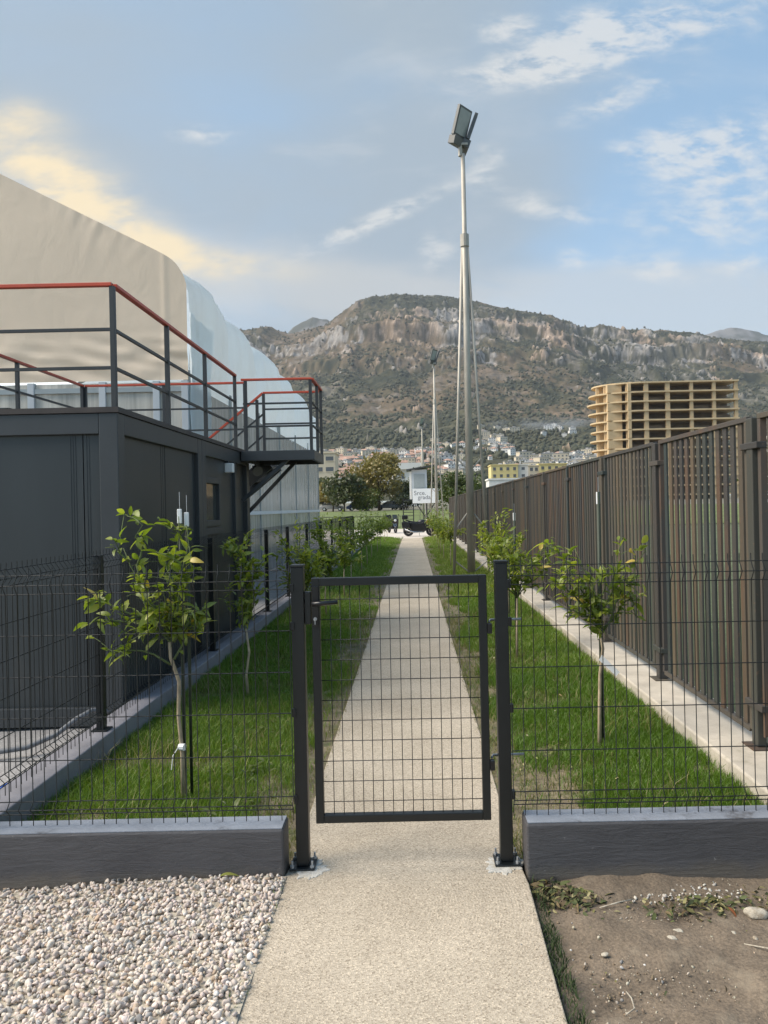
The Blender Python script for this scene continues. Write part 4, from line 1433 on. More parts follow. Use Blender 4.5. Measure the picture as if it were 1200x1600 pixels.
sapling(1.086, Y, .03, [(1.086, Y, .02), (1.09, Y, .35), (1.10, Y, .72)], [
    ((1.1, Y, .70), (.70, Y, 1.25), .05, 1.3), ((1.1, Y, .70), (.80, Y - .1, .98), .05, 1.0), ((1.1, Y, .7), (1.06, Y, 1.42), 0, 1.6),
    ((1.1, Y, .7), (1.42, Y, 1.28), .02, 1.3), ((1.1, Y, .7), (1.44, Y, .96), .06, 1.0), ((1.1, Y, .7), (1.0, Y - .22, 1.15), .05, 1.3),
    ((1.1, Y, .7), (1.25, Y - .2, 1.1), .05, 1.2), ((1.1, Y, .8), (.88, Y + .1, 1.35), .02, 1.0)], 'bushy citrus sapling, second tree right of the gate', 9, 600, True, .035, 3)


def generic(x, y, label, seed, leaves, wd=.42, h=1.58):
    r_ = random.Random(seed)
    zt = .62 + r_.uniform(-.05, .08)
    tp = [(x, y, .02), (x + r_.uniform(-.02, .02), y, .3), (x, y, zt)]
    li = [((x, y, zt), (x + r_.uniform(-.05, .05), y, h + r_.uniform(-.08, .1)), 0, 1.5)]
    for k in range(9):
        a = 2 * math.pi * k / 9 + r_.uniform(-.3, .3)
        rr = wd * r_.uniform(.55, 1.0)
        li.append(((x, y, zt + .02 * k), (x + rr * math.cos(a), y + rr * math.sin(a), zt + r_.uniform(.15, .85) * (h - zt)), .05, 1))
    return sapling(x, y, .03, tp, li, label, seed, leaves, False, .035)


WORDS = ['third', 'fourth', 'fifth', 'sixth', 'seventh', 'eighth', 'ninth', 'tenth', 'eleventh', 'twelfth', 'thirteenth', 'fourteenth']
for k, y in enumerate([9.3, 11.9, 14.4, 16.8, 19.4, 22.0, 25.0, 28.5, 32, 36, 40]):
    generic(-1.33 + random.uniform(-.06, .06), y, f'young citrus sapling, {WORDS[k]} from the gate in the left row', 30 + k, 680 if y < 15 else 420, .32 if y < 11 else .38)
for k, y in enumerate([11.2, 13.9, 21.0, 24.0, 27.0, 30.0, 33.5, 37, 41]):
    generic((1.40, 1.46, .98)[min(k, 2)] + random.uniform(-.05, .05), y, f'young citrus sapling, {WORDS[k]} from the gate in the right row', 60 + k, 700 if y < 15 else 420, .38)


def stake(x, y, h, label, cap=True, r=.009):
    t = thing('plant_stake', label, 'stake', (x, y, 0), 'stakes beside the citrus saplings')
    obj('stick', MB().tube([(x, y, -.02), (x + .004, y, h)], r, 8), 'stake_green', t, smooth=True)
    if cap:
        obj('cap', MB().box(x - .010, x + .015, y - .010, y + .010, h - .085, h + .0), 'white_plastic', t, bevel=.004)
        obj('wire_tip', MB().tube([(x + .004, y, h - .01), (x + .004, y, h + .10)], .002, 5), 'zinc', t)


stake(-1.37, 4.50, 1.72, 'thin green stake with a white cap, left of the pair in the nearest left tree')
stake(-1.335, 4.52, 1.70, 'thin green stake with a white cap, right of the pair in the nearest left tree')
stake(1.258, 5.22, 1.78, 'dark green stake with a white tag in the nearest right tree', True, .014)
stake(1.09, 8.3, 1.62, 'dark green stake with a white tag in the second right tree', True, .012)
tg = MB().quad((1.222, 5.13, .655), (1.240, 5.125, .690), (1.355, 5.11, .575), (1.33, 5.115, .550)).quad((1.222, 5.1315, .655), (1.240, 5.1265, .690), (1.355, 5.1115, .575), (1.33, 5.1165, .550))
obj('plant_tag', tg, 'white_plastic', label='white paper strip tied to the trunk of the nearest right sapling', cat='tag')
tg = MB().tube([(-1.378, 4.44, .345), (-1.345, 4.43, .345)], .020, 8).tube([(-1.38, 4.42, .345), (-1.41, 4.42, .30), (-1.42, 4.42, .22)], .003, 5)
obj('plant_tag', tg, 'white_plastic', label='white tape wound round the trunk of the nearest left sapling', cat='tag')

# ------------------------------------------------------------------ grass
def lawn_z(x):
    return -.012 + np.where(x < 0, .07 * sstep(x, -.75, -1.9), .105 * sstep(x, .65, 1.7))


def grass(name, x0, x1, y0, y1, dens, h, wd, label, bare, seed, m='grass_blade'):
    r_ = np.random.default_rng(seed)
    n = int((x1 - x0) * (y1 - y0) * dens)
    x = r_.uniform(x0, x1, n)
    y = r_.uniform(y0, y1, n)
    keep = r_.random(n) < bare(x, y)
    x, y = x[keep], y[keep]
    n = len(x)
    cl = fbm(x * 3.1, y * 3.1, 3, seed + 4)
    hh = h * r_.uniform(.45, 1.25, n) * (.55 + .95 * cl)
    a = r_.uniform(0, 2 * np.pi, n)
    b = r_.uniform(0, 2 * np.pi, n)
    ln = hh * np.abs(r_.normal(.55, .42, n))
    ca, sa = np.cos(a), np.sin(a)
    w2 = wd * r_.uniform(.6, 1.3, n) / 2
    z = np.where((y > 3.69), lawn_z(x), -.03) if y0 > 3 else np.full(n, -.03)
    v = np.zeros((n, 5, 3))
    v[:, 0] = np.stack([x - ca * w2, y - sa * w2, z], 1)
    v[:, 1] = np.stack([x + ca * w2, y + sa * w2, z], 1)
    mx, my = x + np.cos(b) * ln * .35, y + np.sin(b) * ln * .35
    v[:, 2] = np.stack([mx + ca * w2 * .8, my + sa * w2 * .8, z + hh * .6], 1)
    v[:, 3] = np.stack([mx - ca * w2 * .8, my - sa * w2 * .8, z + hh * .6], 1)
    v[:, 4] = np.stack([x + np.cos(b) * ln, y + np.sin(b) * ln, z + hh], 1)
    base = (np.arange(n) * 5)[:, None]
    tri = np.concatenate([base + np.array([0, 1, 2]), base + np.array([0, 2, 3]), base + np.array([3, 2, 4])], 0).ravel()
    o = np_mesh(name, v.reshape(-1, 3), tri, 3, m)
    props(o, label, 'grass', None, 'stuff')
    return o


def bare_left(x, y):
    k = np.ones_like(x)
    edge = x - (PX0 - .0)
    k *= .12 + .88 * sstep(-edge + .50 * (fbm(x * 3.5, y * 1.6, 4, 12) - .5), .04, .28)
    patch = sstep(fbm(x * 1.5, y * .9, 4, 13), .50, .62) * sstep(x, -1.2, -.8)
    return k * (1 - .9 * patch) * (1 - .75 * sstep(fbm(x * 2.2, y * 2.2, 3, 15), .66, .74))


def bare_right(x, y):
    edge = x - PX1
    lim = .17 + .33 * sstep(y, 5.2, 3.7) + .08 * np.sin(y * 1.7)
    k = .05 + .95 * sstep(edge + .50 * (fbm(x * 3.0, y * 2.0, 4, 22) - .5), lim, lim + .16)
    return k * (1 - .7 * sstep(fbm(x * 2.2, y * 2.2, 3, 25), .66, .74))


grass('grass', -2.08, -.62, 3.70, 7.5, 12500, .064, .0042, 'short green grass of the left lawn close to the gate', bare_left, 1)
grass('grass', -2.08, -.62, 7.5, 14, 5200, .066, .0065, 'short green grass in the middle of the left lawn', bare_left, 2)
grass('grass', -2.08, -.62, 14, 43, 1000, .090, .013, 'short green grass in the far part of the left lawn', bare_left, 3)
grass('grass', .47, 1.79, 3.70, 7.5, 12500, .064, .0042, 'short green grass of the right lawn close to the gate', bare_right, 4)
grass('grass', .47, 1.79, 7.5, 14, 5200, .066, .0065, 'short green grass in the middle of the right lawn', bare_right, 5)
grass('grass', .47, 1.79, 14, 43, 1000, .090, .013, 'short green grass in the far part of the right lawn', bare_right, 6)
grass('grass', .468, .545, 1.2, 3.52, 16000, .030, .004, 'thin strip of moss and grass along the slab edge', lambda x, y: .25 + .75 * sstep(fbm(x * 9, y * 4, 3, 31), .40, .58), 7, 'moss_blade')
grass('dry_grass', -1.3, -.595, 3.70, 12, 2600, .040, .0038, 'thin short dry grass on the bare edge of the left lawn', lambda x, y: .25 + .75 * sstep(fbm(x * 6, y * 5, 3, 35), .35, .6), 9, 'dry_blade')
grass('dry_grass', .45, 1.25, 3.70, 12, 2600, .040, .0038, 'thin short dry grass on the bare edge of the right lawn', lambda x, y: .25 + .75 * sstep(fbm(x * 6, y * 5, 3, 36), .35, .6), 10, 'dry_blade')
grass('dry_grass', -2.08, -.62, 3.70, 16, 500, .11, .0045, 'yellow stems among the left lawn', lambda x, y: sstep(fbm(x * 2, y * 2, 3, 37), .4, .7), 11, 'dry_blade')
grass('dry_grass', .47, 1.79, 3.70, 16, 500, .11, .0045, 'yellow stems among the right lawn', lambda x, y: sstep(fbm(x * 2, y * 2, 3, 38), .4, .7), 12, 'dry_blade')
grass('grass', -.70, -.615, 2.2, 3.5, 900, .05, .005, 'sparse grass between gravel and slab', lambda x, y: sstep(fbm(x * 5, y * 3, 3, 33), .52, .62), 8)


# broad-leaved weeds in the lawn
def weed_mass(name, pts, label, seed, L=.06):
    r_ = random.Random(seed)
    VV, FF, off = [], [], 0
    for (cx, cy, n, rad) in pts:
        for k in range(n):
            p = Vector((cx + r_.gauss(0, rad), cy + r_.gauss(0, rad), .02 + abs(r_.gauss(0, .02))))
            d = Vector((r_.gauss(0, 1), r_.gauss(0, 1), abs(r_.gauss(.5, .3)))).normalized()
            q = d.to_track_quat('X', 'Z')
            v, f = LEAF_NP[k % 4]
            Rm = np.array(q.to_matrix()) * (L / .064) * r_.uniform(.5, 1.2)
            VV.append(v @ Rm.T + np.array(p))
            FF.append(f + off)
            off += len(v)
    o = np_mesh(name, np.concatenate(VV), np.concatenate(FF).ravel(), 4, 'mid_foliage', smooth=True)
    props(o, label, 'weeds', None, 'stuff')


weed_mass('weeds', [(-1.9 + .2 * k + random.uniform(-.1, .1), 3.85 + random.uniform(0, .35), 18, .05) for k in range(6)] +
          [(random.uniform(-1.95, -.9), random.uniform(4, 7), 12, .05) for k in range(22)], 'broad-leaved weeds scattered in the left lawn', 4)
weed_mass('weeds', [(random.uniform(.95, 1.75), random.uniform(3.85, 7), 14, .06) for k in range(34)], 'broad-leaved weeds scattered in the right lawn', 5, .045)

# ------------------------------------------------------------------ gravel, stones, litter
def ico(sub):
    bm = bmesh.new()
    bmesh.ops.create_icosphere(bm, subdivisions=sub, radius=1)
    v = np.array([x.co[:] for x in bm.verts])
    f = np.array([[q.index for q in fc.verts] for fc in bm.faces])
    bm.free()
    return v, f


def pebbles(name, x, y, z, size, cols, label, seed, sub=2, flat=(.5, .85), smooth=False, material='pebble', cat='gravel'):
    r_ = np.random.default_rng(seed)
    v0, f0 = ico(sub)
    n, nv = len(x), len(v0)
    # 40 lumpy prototypes, broken flat by a few random planes
    protos = []
    for k in range(40):
        v = v0.copy()
        for c in range(9):
            d = r_.normal(size=3)
            d /= np.linalg.norm(d)
            lim = r_.uniform(.50, .88)
            s = v @ d
            v = v - np.where(s > lim, s - lim, 0)[:, None] * d
        v *= (1 + .05 * r_.normal(size=nv))[:, None]
        protos.append(v)
    protos = np.array(protos)
    pk = protos[r_.integers(0, 40, n)]
    sc = np.stack([size * r_.uniform(.8, 1.3, n), size * r_.uniform(.65, 1.0, n), size * r_.uniform(*flat, n)], 1)
    pk = pk * sc[:, None, :]
    q = r_.normal(size=(n, 4))
    q[:, 1:3] *= .45
    q /= np.linalg.norm(q, axis=1)[:, None]
    w_, a, b, c = q.T
    Rm = np.stack([1 - 2 * (b * b + c * c), 2 * (a * b - c * w_), 2 * (a * c + b * w_), 2 * (a * b + c * w_), 1 - 2 * (a * a + c * c), 2 * (b * c - a * w_),
                   2 * (a * c - b * w_), 2 * (b * c + a * w_), 1 - 2 * (a * a + b * b)], 1).reshape(-1, 3, 3)
    P = np.einsum('nij,nvj->nvi', Rm, pk) + np.stack([x, y, z], 1)[:, None, :]
    F = (f0[None] + (np.arange(n) * nv)[:, None, None]).reshape(-1)
    col = np.repeat(np.concatenate([cols, np.ones((n, 1))], 1)[:, None, :], nv, 1).reshape(-1, 4)
    o = np_mesh(name, P.reshape(-1, 3), F, 3, material, col, smooth)
    props(o, label, cat, None, 'stuff')


def stone_cols(n, r_, base=(.60, .515, .445)):
    c = np.array(base) * r_.uniform(.72, 1.2, (n, 1)) * np.array([1, 1, 1]) * (1 + r_.normal(0, .02, (n, 3)))
    k = r_.random(n)
    c[k < .07] = np.array([.46, .345, .25]) * r_.uniform(.7, 1.2, ((k < .07).sum(), 1))
    c[(k > .07) & (k < .12)] = np.array([.36, .345, .33]) * r_.uniform(.6, 1.2, (((k > .07) & (k < .12)).sum(), 1))
    c[k > .975] = np.array([.64, .61, .57])
    return np.clip(c, .03, .85)


r1 = np.random.default_rng(5)
NG = 17500
gx_ = r1.uniform(-2.75, -.625, NG)
gy_ = r1.uniform(1.9, 3.555, NG)
heap = lambda x, y: -.035 + .045 * sstep(x, -2.0, -1.0) + .012 * (fbm(x * 3, y * 3, 3, 77) - .5)
sz = .0072 + .0098 * r1.random(NG) ** 1.5
gz_ = heap(gx_, gy_) + r1.uniform(-.016, .010, NG)
gz_ = heap(gx_, gy_) + r1.uniform(-.014, .010, NG)
top_ = (gz_ - heap(gx_, gy_) > -.001) & (gx_ > -2.1) & (gy_ > 2.3)
gc_ = stone_cols(NG, r1)
pebbles('gravel', gx_[top_], gy_[top_], gz_[top_], sz[top_], gc_[top_], 'loose pinkish white gravel in front of the left wall', 6)
pebbles('gravel', gx_[~top_], gy_[~top_], gz_[~top_], sz[~top_] * 1.08, gc_[~top_], 'lower layer of the pinkish white gravel', 7, 1)
sheet('gravel_floor', -2.76, -.62, 1.85, 3.558, 0, 'stone_pale', 40, 30, 0, 'packed fines under the gravel', 0, lambda x, y: heap(x, y) - .007)
NS = 3200
sx_ = r1.uniform(.56, 3.0, NS)
sy_ = r1.uniform(1.8, 3.52, NS)
kk = r1.random(NS) < .25 + .75 * sstep(fbm(sx_ * 2.3, sy_ * 2.3, 3, 91), .42, .62)
sx_, sy_ = sx_[kk], sy_[kk]
ssz = np.minimum(.0022 + .0042 * r1.exponential(.55, len(sx_)), .016)
pebbles('grit', sx_, sy_, -.030 + r1.uniform(-.004, .004, len(sx_)), ssz, stone_cols(len(sx_), r1, (.42, .37, .29)), 'small pale grit scattered over the dirt', 8, 1)
NC = 4200
cx_, cy_ = r1.uniform(.56, 3.0, NC), r1.uniform(1.8, 3.52, NC)
kk = r1.random(NC) < .15 + .85 * sstep(fbm(cx_ * 1.8, cy_ * 1.8, 4, 95), .45, .62)
cx_, cy_ = cx_[kk], cy_[kk]
pebbles('clods', cx_, cy_, -.036 + r1.uniform(-.006, .004, len(cx_)), .003 + .006 * r1.random(len(cx_)) ** 2, stone_cols(len(cx_), r1, (.20, .15, .10)), 'crumbly clods of brown earth over the dirt', 18, 1, cat='clods')
NP = 420
px_ = np.concatenate([r1.uniform(-.62, .47, NP // 3), PX0 + np.abs(r1.normal(0, .05, NP // 3)), PX1 - np.abs(r1.normal(0, .05, NP // 3))])
py_ = r1.uniform(2.2, 7, len(px_))
pebbles('path_grit', px_, py_, np.full(len(px_), .0012), r1.uniform(.0012, .0042, len(px_)), stone_cols(len(px_), r1, (.40, .34, .26)), 'grit and crumbs of earth lying on the path', 19, 1, cat='grit')
nw = 130
wx = np.concatenate([r1.normal(1.08, .07, nw // 2), r1.normal(1.30, .07, nw // 2)])
wy = r1.normal(3.36, .045, len(wx))
pebbles('rubble', wx, wy, np.full(len(wx), -.026), r1.uniform(.003, .011, len(wx)), stone_cols(len(wx), r1, (.50, .47, .41)), 'white mortar crumbs below the right wall', 9, 1, cat='rubble')


def rock(x, y, s, label, seed, material='stone_pale', rz=0.0):
    v0, f0 = ico(3)
    r_ = np.random.default_rng(seed)
    v = v0.copy()
    for c in range(12):
        d = r_.normal(size=3)
        d /= np.linalg.norm(d)
        lim = r_.uniform(.55, .9)
        sdt = v @ d
        v = v - np.where(sdt > lim, (sdt - lim) * .85, 0)[:, None] * d
    v = v * np.array(s)
    c_, s_ = math.cos(rz), math.sin(rz)
    v = v @ np.array([[c_, s_, 0], [-s_, c_, 0], [0, 0, 1]])
    o = np_mesh('stone', v + np.array([x, y, -.03 + s[2] * .55]), f0.ravel(), 3, material, smooth=True)
    props(o, label, 'stone', 'loose stones on the dirt')


rock(1.385, 3.19, (.055, .032, .028), 'biggest rounded pale stone beside the red leaf', 1, rz=-.3)
rock(1.03, 3.08, (.024, .015, .012), 'small flat pale stone, upper of the touching pair', 2, rz=-.4)
rock(.99, 3.035, (.022, .014, .011), 'small flat pale stone, lower of the touching pair', 3, rz=-.4)
rock(1.24, 3.06, (.018, .012, .010), 'small pale stone below the big rounded stone', 4)
rock(1.31, 3.02, (.012, .015, .010), 'tiny upright pale stone below the big rounded stone', 5)
rock(.70, 2.94, (.016, .012, .008), 'small pale stone near the slab edge', 6)


def litter(name, cx, cy, sx, sy, n, label, seed, palette, hz=.02, L=.05, lawn=False):
    r_ = random.Random(seed)
    VV, FF, CC, off = [], [], [], 0
    for k in range(n):
        px_, py_ = r_.gauss(cx, sx), r_.gauss(cy, sy)
        if lawn:
            px_, py_ = cx + sx * r_.uniform(-1, 1), cy + sy * r_.uniform(-1, 1)
        elif py_ > 3.52:
            py_ = 3.52 - r_.random() * .05
        fall = math.exp(-(((px_ - cx) / sx) ** 2 + ((py_ - cy) / sy) ** 2) * .5)
        p = Vector((px_, py_, (float(lawn_z(np.array(px_))) + .03 * r_.random() + .012) if lawn else (-.028 + hz * fall * r_.random() + .004)))
        d = Vector((r_.gauss(0, 1), r_.gauss(0, 1), r_.gauss(0, .25))).normalized()
        q = d.to_track_quat('X', 'Z') @ Matrix.Rotation(r_.gauss(0, .5), 4, 'X').to_quaternion()
        v, f = LEAF_NP[r_.randint(0, 3)]
        Rm = np.array(q.to_matrix()) * (L / .064) * r_.uniform(.45, 1.2)
        VV.append(v @ Rm.T + np.array(p))
        FF.append(f + off)
        off += len(v)
        c = np.array(r_.choice(palette)) * r_.uniform(.7, 1.25)
        CC.append(np.repeat(np.append(c, 1)[None], len(v), 0))
    o = np_mesh(name, np.concatenate(VV), np.concatenate(FF).ravel(), 4, 'litter_leaf', np.concatenate(CC))
    props(o, label, 'fallen leaves', None, 'stuff')


PAL = [(.085, .10, .028), (.14, .13, .04), (.20, .18, .075), (.05, .06, .02), (.25, .22, .11), (.12, .085, .04), (.07, .085, .03)]
litter('leaf_litter', .68, 3.35, .075, .055, 170, 'heap of wilted leaves against the right wall beside the post', 2, PAL, .045, .042)
litter('leaf_litter', .58, 3.47, .035, .03, 45, 'brown leaves gathered at the foot of the hinge post', 3, PAL + [(.22, .10, .035)] * 2, .03, .045)
litter('leaf_litter', 1.20, 3.27, .12, .045, 150, 'wilted grass and leaves heaped in front of the right wall', 4, PAL, .03, .042)
litter('leaf_litter', 1.5, 3.30, .10, .05, 80, 'thin litter of dry leaves beyond the big stone', 5, PAL, .02, .04)
litter('leaf_litter', 1.1, 2.9, .45, .33, 70, 'single dry leaf scraps lying about the dirt', 6, PAL, .0, .018)


PALE = [(.34, .29, .15), (.28, .20, .09), (.40, .36, .24), (.22, .24, .08)]
litter('leaf_litter', -1.32, 6.2, .68, 2.4, 110, 'pale fallen leaves scattered over the left lawn', 7, PALE, 0, .034, True)
litter('leaf_litter', 1.15, 6.2, .60, 2.4, 110, 'pale fallen leaves scattered over the right lawn', 8, PALE, 0, .034, True)


def one_leaf(name, p, d, s, col, label):
    v, f = LEAF_NP[1]
    q = Vector(d).normalized().to_track_quat('X', 'Z')
    o = np_mesh(name, v @ (np.array(q.to_matrix()) * s).T + np.array(p), f.ravel(), 4, 'litter_leaf', np.repeat(np.array([[*col, 1]]), len(v), 0), smooth=True)
    props(o, label, 'leaf')


one_leaf('fallen_leaf', (-.92, 3.52, .03), (1, .15, .35), 1.05, (.20, .21, .04), 'yellow green fallen leaf standing on the gravel against the wall')
one_leaf('fallen_leaf', (1.285, 3.215, .0), (.5, -.6, -.25), .62, (.30, .095, .03), 'reddish brown dry leaf beside the big pale stone')
for k, (pts, lb) in enumerate([([(.68, 2.58, -.018), (.715, 2.60, -.012), (.722, 2.66, -.015), (.715, 2.70, -.018)], 'curled pale dry stalk on the dirt in front'),
                               ([(.76, 3.27, -.02), (.85, 3.29, -.008), (.92, 3.33, -.018)], 'pale dry stalk sticking out of the wilted leaf heap'),
                               ([(1.25, 2.98, -.02), (1.33, 2.93, -.012), (1.44, 2.91, -.02)], 'thin dry twig on the dirt below the stones')]):
    obj('dry_stalk', MB().tube([Vector(p) for p in pts], .0028, 6), 'stone_pale', smooth=True, label=lb, cat='stalk')

# things lying beyond the left kerb
hs = [(-3.3, 5.35, .06), (-2.95, 5.33, .06), (-2.75, 5.40, .07), (-2.60, 5.52, .12), (-2.50, 5.62, .20), (-2.42, 5.72, .24), (-2.36, 5.80, .22), (-2.32, 5.9, .14)]
obj('hose', MB().tube([Vector(p) for p in hs], .019, 10), 'hose_grey', smooth=True, label='grey corrugated hose lying against the foot of the nearer cabin', cat='hose')
bt = thing('bottle', 'small blue and green plastic bottle lying beyond the left kerb', 'bottle', (-2.47, 4.62, .03))
obj('bottle_body', MB().tube([(-2.52, 4.56, .045), (-2.47, 4.66, .055)], [.032, .034], 12), 'blue_plastic', bt, smooth=True)
obj('bottle_base', MB().tube([(-2.555, 4.50, .04), (-2.522, 4.556, .045)], [.026, .032], 12), 'green_plastic', bt, smooth=True)
obj('bottle_cap', MB().tube([(-2.469, 4.662, .055), (-2.46, 4.68, .057), (-2.448, 4.705, .06)], [.03, .014, .013], 10), 'red_paint', bt, smooth=True)

# ------------------------------------------------------------------ motorcycle and scooter
def xf(mb, m4):
    mb.v = [tuple(m4 @ Vector(p)) for p in mb.v]
    return mb


def motorcycle(x, y, rz, label):
    t = thing('motorcycle', label, 'motorcycle', (x, y, 0))
    m4 = Matrix.Translation((x, y, 0)) @ Matrix.Rotation(rz, 4, 'Z')
    P = lambda name, mb, m, par=t, **k: obj(name, xf(mb, m4), m, par, **k)
    for cx in (-.66, .70):
        w_ = P('wheel', MB().torus((cx, 0, .32), .255, .065, 'y', 24, 8), 'black_rubber', smooth=True)
        P('rim', MB().tube([(cx, -.05, .32), (cx, .05, .32)], .15, 12).torus((cx, 0, .32), .19, .03, 'y', 20, 6), 'black_paint', w_)
    P('side_panel', MB().prism([(-.62, .50), (-.55, .84), (.10, .80), (.46, .92), (.62, .74), (.40, .30), (-.30, .28)], 'y', -.20, .20), 'black_paint', bevel=.05)
    for s in (-1, 1):
        P('pannier', MB().prism([(-1.0, .50), (-1.02, .86), (-.52, .84), (-.50, .52)], 'y', s * .22, s * .36), 'black_paint', bevel=.03)
    P('front_mudguard', MB().ball((.70, 0, .50), .22, (1.3, .45, .6), 12, 6), 'black_paint', smooth=True)
    P('engine', MB().prism([(-.28, .22), (.28, .22), (.36, .42), (.24, .62), (-.2, .62), (-.34, .42)], 'y', -.17, .17), 'lamp_body', bevel=.03)
    P('tank', MB().ball((.16, 0, .84), .2, (1.45, .8, .72), 14, 8), 'black_paint', smooth=True)
    P('seat', MB().prism([(-.14, .78), (-.12, .86), (-.45, .90), (-.78, .98), (-.84, .94), (-.55, .82)], 'y', -.13, .13), 'black_rubber', bevel=.03)
    P('tail', MB().prism([(-.5, .78), (-.8, .88), (-.98, .95), (-1.0, .90), (-.72, .74)], 'y', -.07, .07), 'black_paint', bevel=.01)
    P('fairing', MB().prism([(.42, .74), (.48, .98), (.64, 1.02), (.86, .86), (.80, .76)], 'y', -.215, .215), 'red_paint', bevel=.03)
    P('windscreen', MB().prism([(.46, 1.0), (.44, 1.22), (.47, 1.22), (.62, 1.03)], 'y', -.13, .13), 'dark_glass')
    P('headlight', MB().ball((.80, 0, .84), .075, (.6, 1.3, .9)), 'headlamp', smooth=True)
    P('handlebar', MB().tube([(.30, -.38, 1.06), (.40, -.2, 1.08), (.45, 0, 1.02), (.40, .2, 1.08), (.30, .38, 1.06)], .016, 8), 'black_rubber', smooth=True)
    for s in (-1, 1):
        P('fork', MB().tube([(.70, s * .09, .32), (.46, s * .09, .98)], .025, 8), 'chrome', smooth=True)
        P('mirror', MB().tube([(.40, s * .24, 1.07), (.42, s * .30, 1.22)], .007, 6).ball((.42, s * .31, 1.25), .05, (.4, 1.1, .7)), 'black_paint')
    P('swingarm', MB().bar((-.66, .08, .32), (-.2, .1, .42), .03, .06).bar((-.66, -.08, .32), (-.2, -.1, .42), .03, .06), 'lamp_body')
    P('exhaust', MB().tube([(.2, -.16, .25), (-.3, -.18, .24), (-.85, -.19, .42)], [.03, .045, .06], 10), 'chrome', smooth=True)
    P('top_box', MB().box(-1.02, -.68, -.2, .2, 1.0, 1.26), 'black_paint', bevel=.04)
    P('side_stand', MB().tube([(-.05, .14, .25), (-.02, .28, .005)], .012, 6), 'lamp_body')
    return t


motorcycle(.37, 45.4, R(-8), 'black motorcycle with a red fairing parked side-on at the path end')


def scooter(x, y, rz, label):
    t = thing('scooter', label, 'scooter', (x, y, 0))
    m4 = Matrix.Translation((x, y, 0)) @ Matrix.Rotation(rz, 4, 'Z')
    P = lambda name, mb, m, par=t, **k: obj(name, xf(mb, m4), m, par, **k)
    for cx in (-.6, .62):
        P('wheel', MB().torus((cx, 0, .24), .18, .06, 'y', 22, 8), 'black_rubber', smooth=True)
    P('body', MB().prism([(-.85, .55), (-.75, .82), (-.1, .80), (0, .5), (-.1, .34), (-.55, .36)], 'y', -.25, .25), 'black_paint', bevel=.05)
    P('top_case', MB().box(-1.0, -.70, -.22, .22, .93, 1.22), 'black_paint', bevel=.05)
    P('seat', MB().prism([(-.82, .83), (-.78, .92), (-.3, .90), (-.05, .84), (-.08, .81)], 'y', -.15, .15), 'black_rubber', bevel=.03)
    P('footboard', MB().box(-.1, .36, -.18, .18, .28, .34), 'black_rubber', bevel=.01)
    P('leg_shield', MB().prism([(.34, .30), (.46, .95), (.60, .98), (.56, .70), (.46, .32)], 'y', -.27, .27), 'black_paint', bevel=.05)
    P('front_mudguard', MB().ball((.60, 0, .38), .2, (1.1, .5, .6)), 'black_paint', smooth=True)
    P('headlight', MB().ball((.59, 0, .86), .08, (.6, 1.3, 1)), 'headlamp', smooth=True)
    P('handlebar', MB().tube([(.40, -.34, 1.02), (.48, 0, 1.04), (.40, .34, 1.02)], .02, 8), 'black_rubber', smooth=True)
    P('windscreen', MB().prism([(.52, .98), (.46, 1.25), (.48, 1.25), (.58, 1.0)], 'y', -.16, .16), 'dark_glass')
    for s in (-1, 1):
        P('mirror', MB().tube([(.42, s * .24, 1.04), (.42, s * .3, 1.2)], .007, 6).ball((.42, s * .31, 1.23), .045, (.4, 1.1, .8)), 'black_paint')
        P('fork', MB().tube([(.62, s * .07, .24), (.52, s * .07, .7)], .02, 8), 'chrome')
    P('tail_light', MB().box(-.87, -.84, -.08, .08, .62, .70), 'red_paint')


scooter(-1.42, 52, R(-68), 'black scooter parked facing the path left of the motorcycle')

# ------------------------------------------------------------------ booth with signboard
bo = thing('signal_booth', 'grey raised booth with a sloping dark roof behind the motorcycle', 'booth', (1.0, 62, 0))
by = 60.0
obj('wall', MB().box(-.05, 1.15, by, by + 1.6, 2.35, 4.65), 'booth_panel', bo, bevel=.02)
obj('wall_edge', MB().box(-.22, -.055, by - .02, by + 1.6, 2.3, 4.5), 'white_wall', bo)
obj('window', MB().box(.12, .98, by - .03, by - .002, 3.2, 4.3), 'lamp_glass', bo)
obj('roof', MB().prism([(-.45, 4.56), (-.45, 4.68), (2.0, 5.05), (2.0, 4.93)], 'y', by - .4, by + 1.9), 'rail_grey', bo)
for x in (-.75, .05, 1.1, 1.9):
    for y in (by + .05, by + 1.5):
        if x in (-.75,) and y > by + 1:
            continue
        obj('leg', MB().bar((x, y, 0), (x, y, 2.35 if x > -.5 else 2.5), .08, .08, (0, 1, 0)), 'black_paint', bo)
for a, b in (((.1, by - .0, 2.3), (1.0, by - .0, .9)), ((1.9, by - .0, 2.3), (1.0, by - .0, .9))):
    obj('brace', MB().bar(a, b, .07, .07, (0, 1, 0)), 'black_paint', bo)
obj('floor_beam', MB().box(-.79, 1.95, by - .05, by + 1.6, 2.22, 2.34), 'black_paint', bo)
for k in range(8):
    obj('ladder_rung', MB().bar((-.71, by + .05, .25 + k * .27), (.01, by + .05, .25 + k * .27), .04, .04), 'black_paint', bo)
sb = thing('signboard', 'white signboard with the words Srce grada in front of the booth', 'sign', (1.0, by - .2, 2.1))
obj('board', MB().box(.0, 2.0, by - .22, by - .16, 2.02, 3.16), 'board_white', sb, bevel=.008)
obj('board_post', MB().bar((1.0, by - .13, 0), (1.0, by - .13, 2.6), .07, .07, (0, 1, 0)), 'galv_pole', sb)


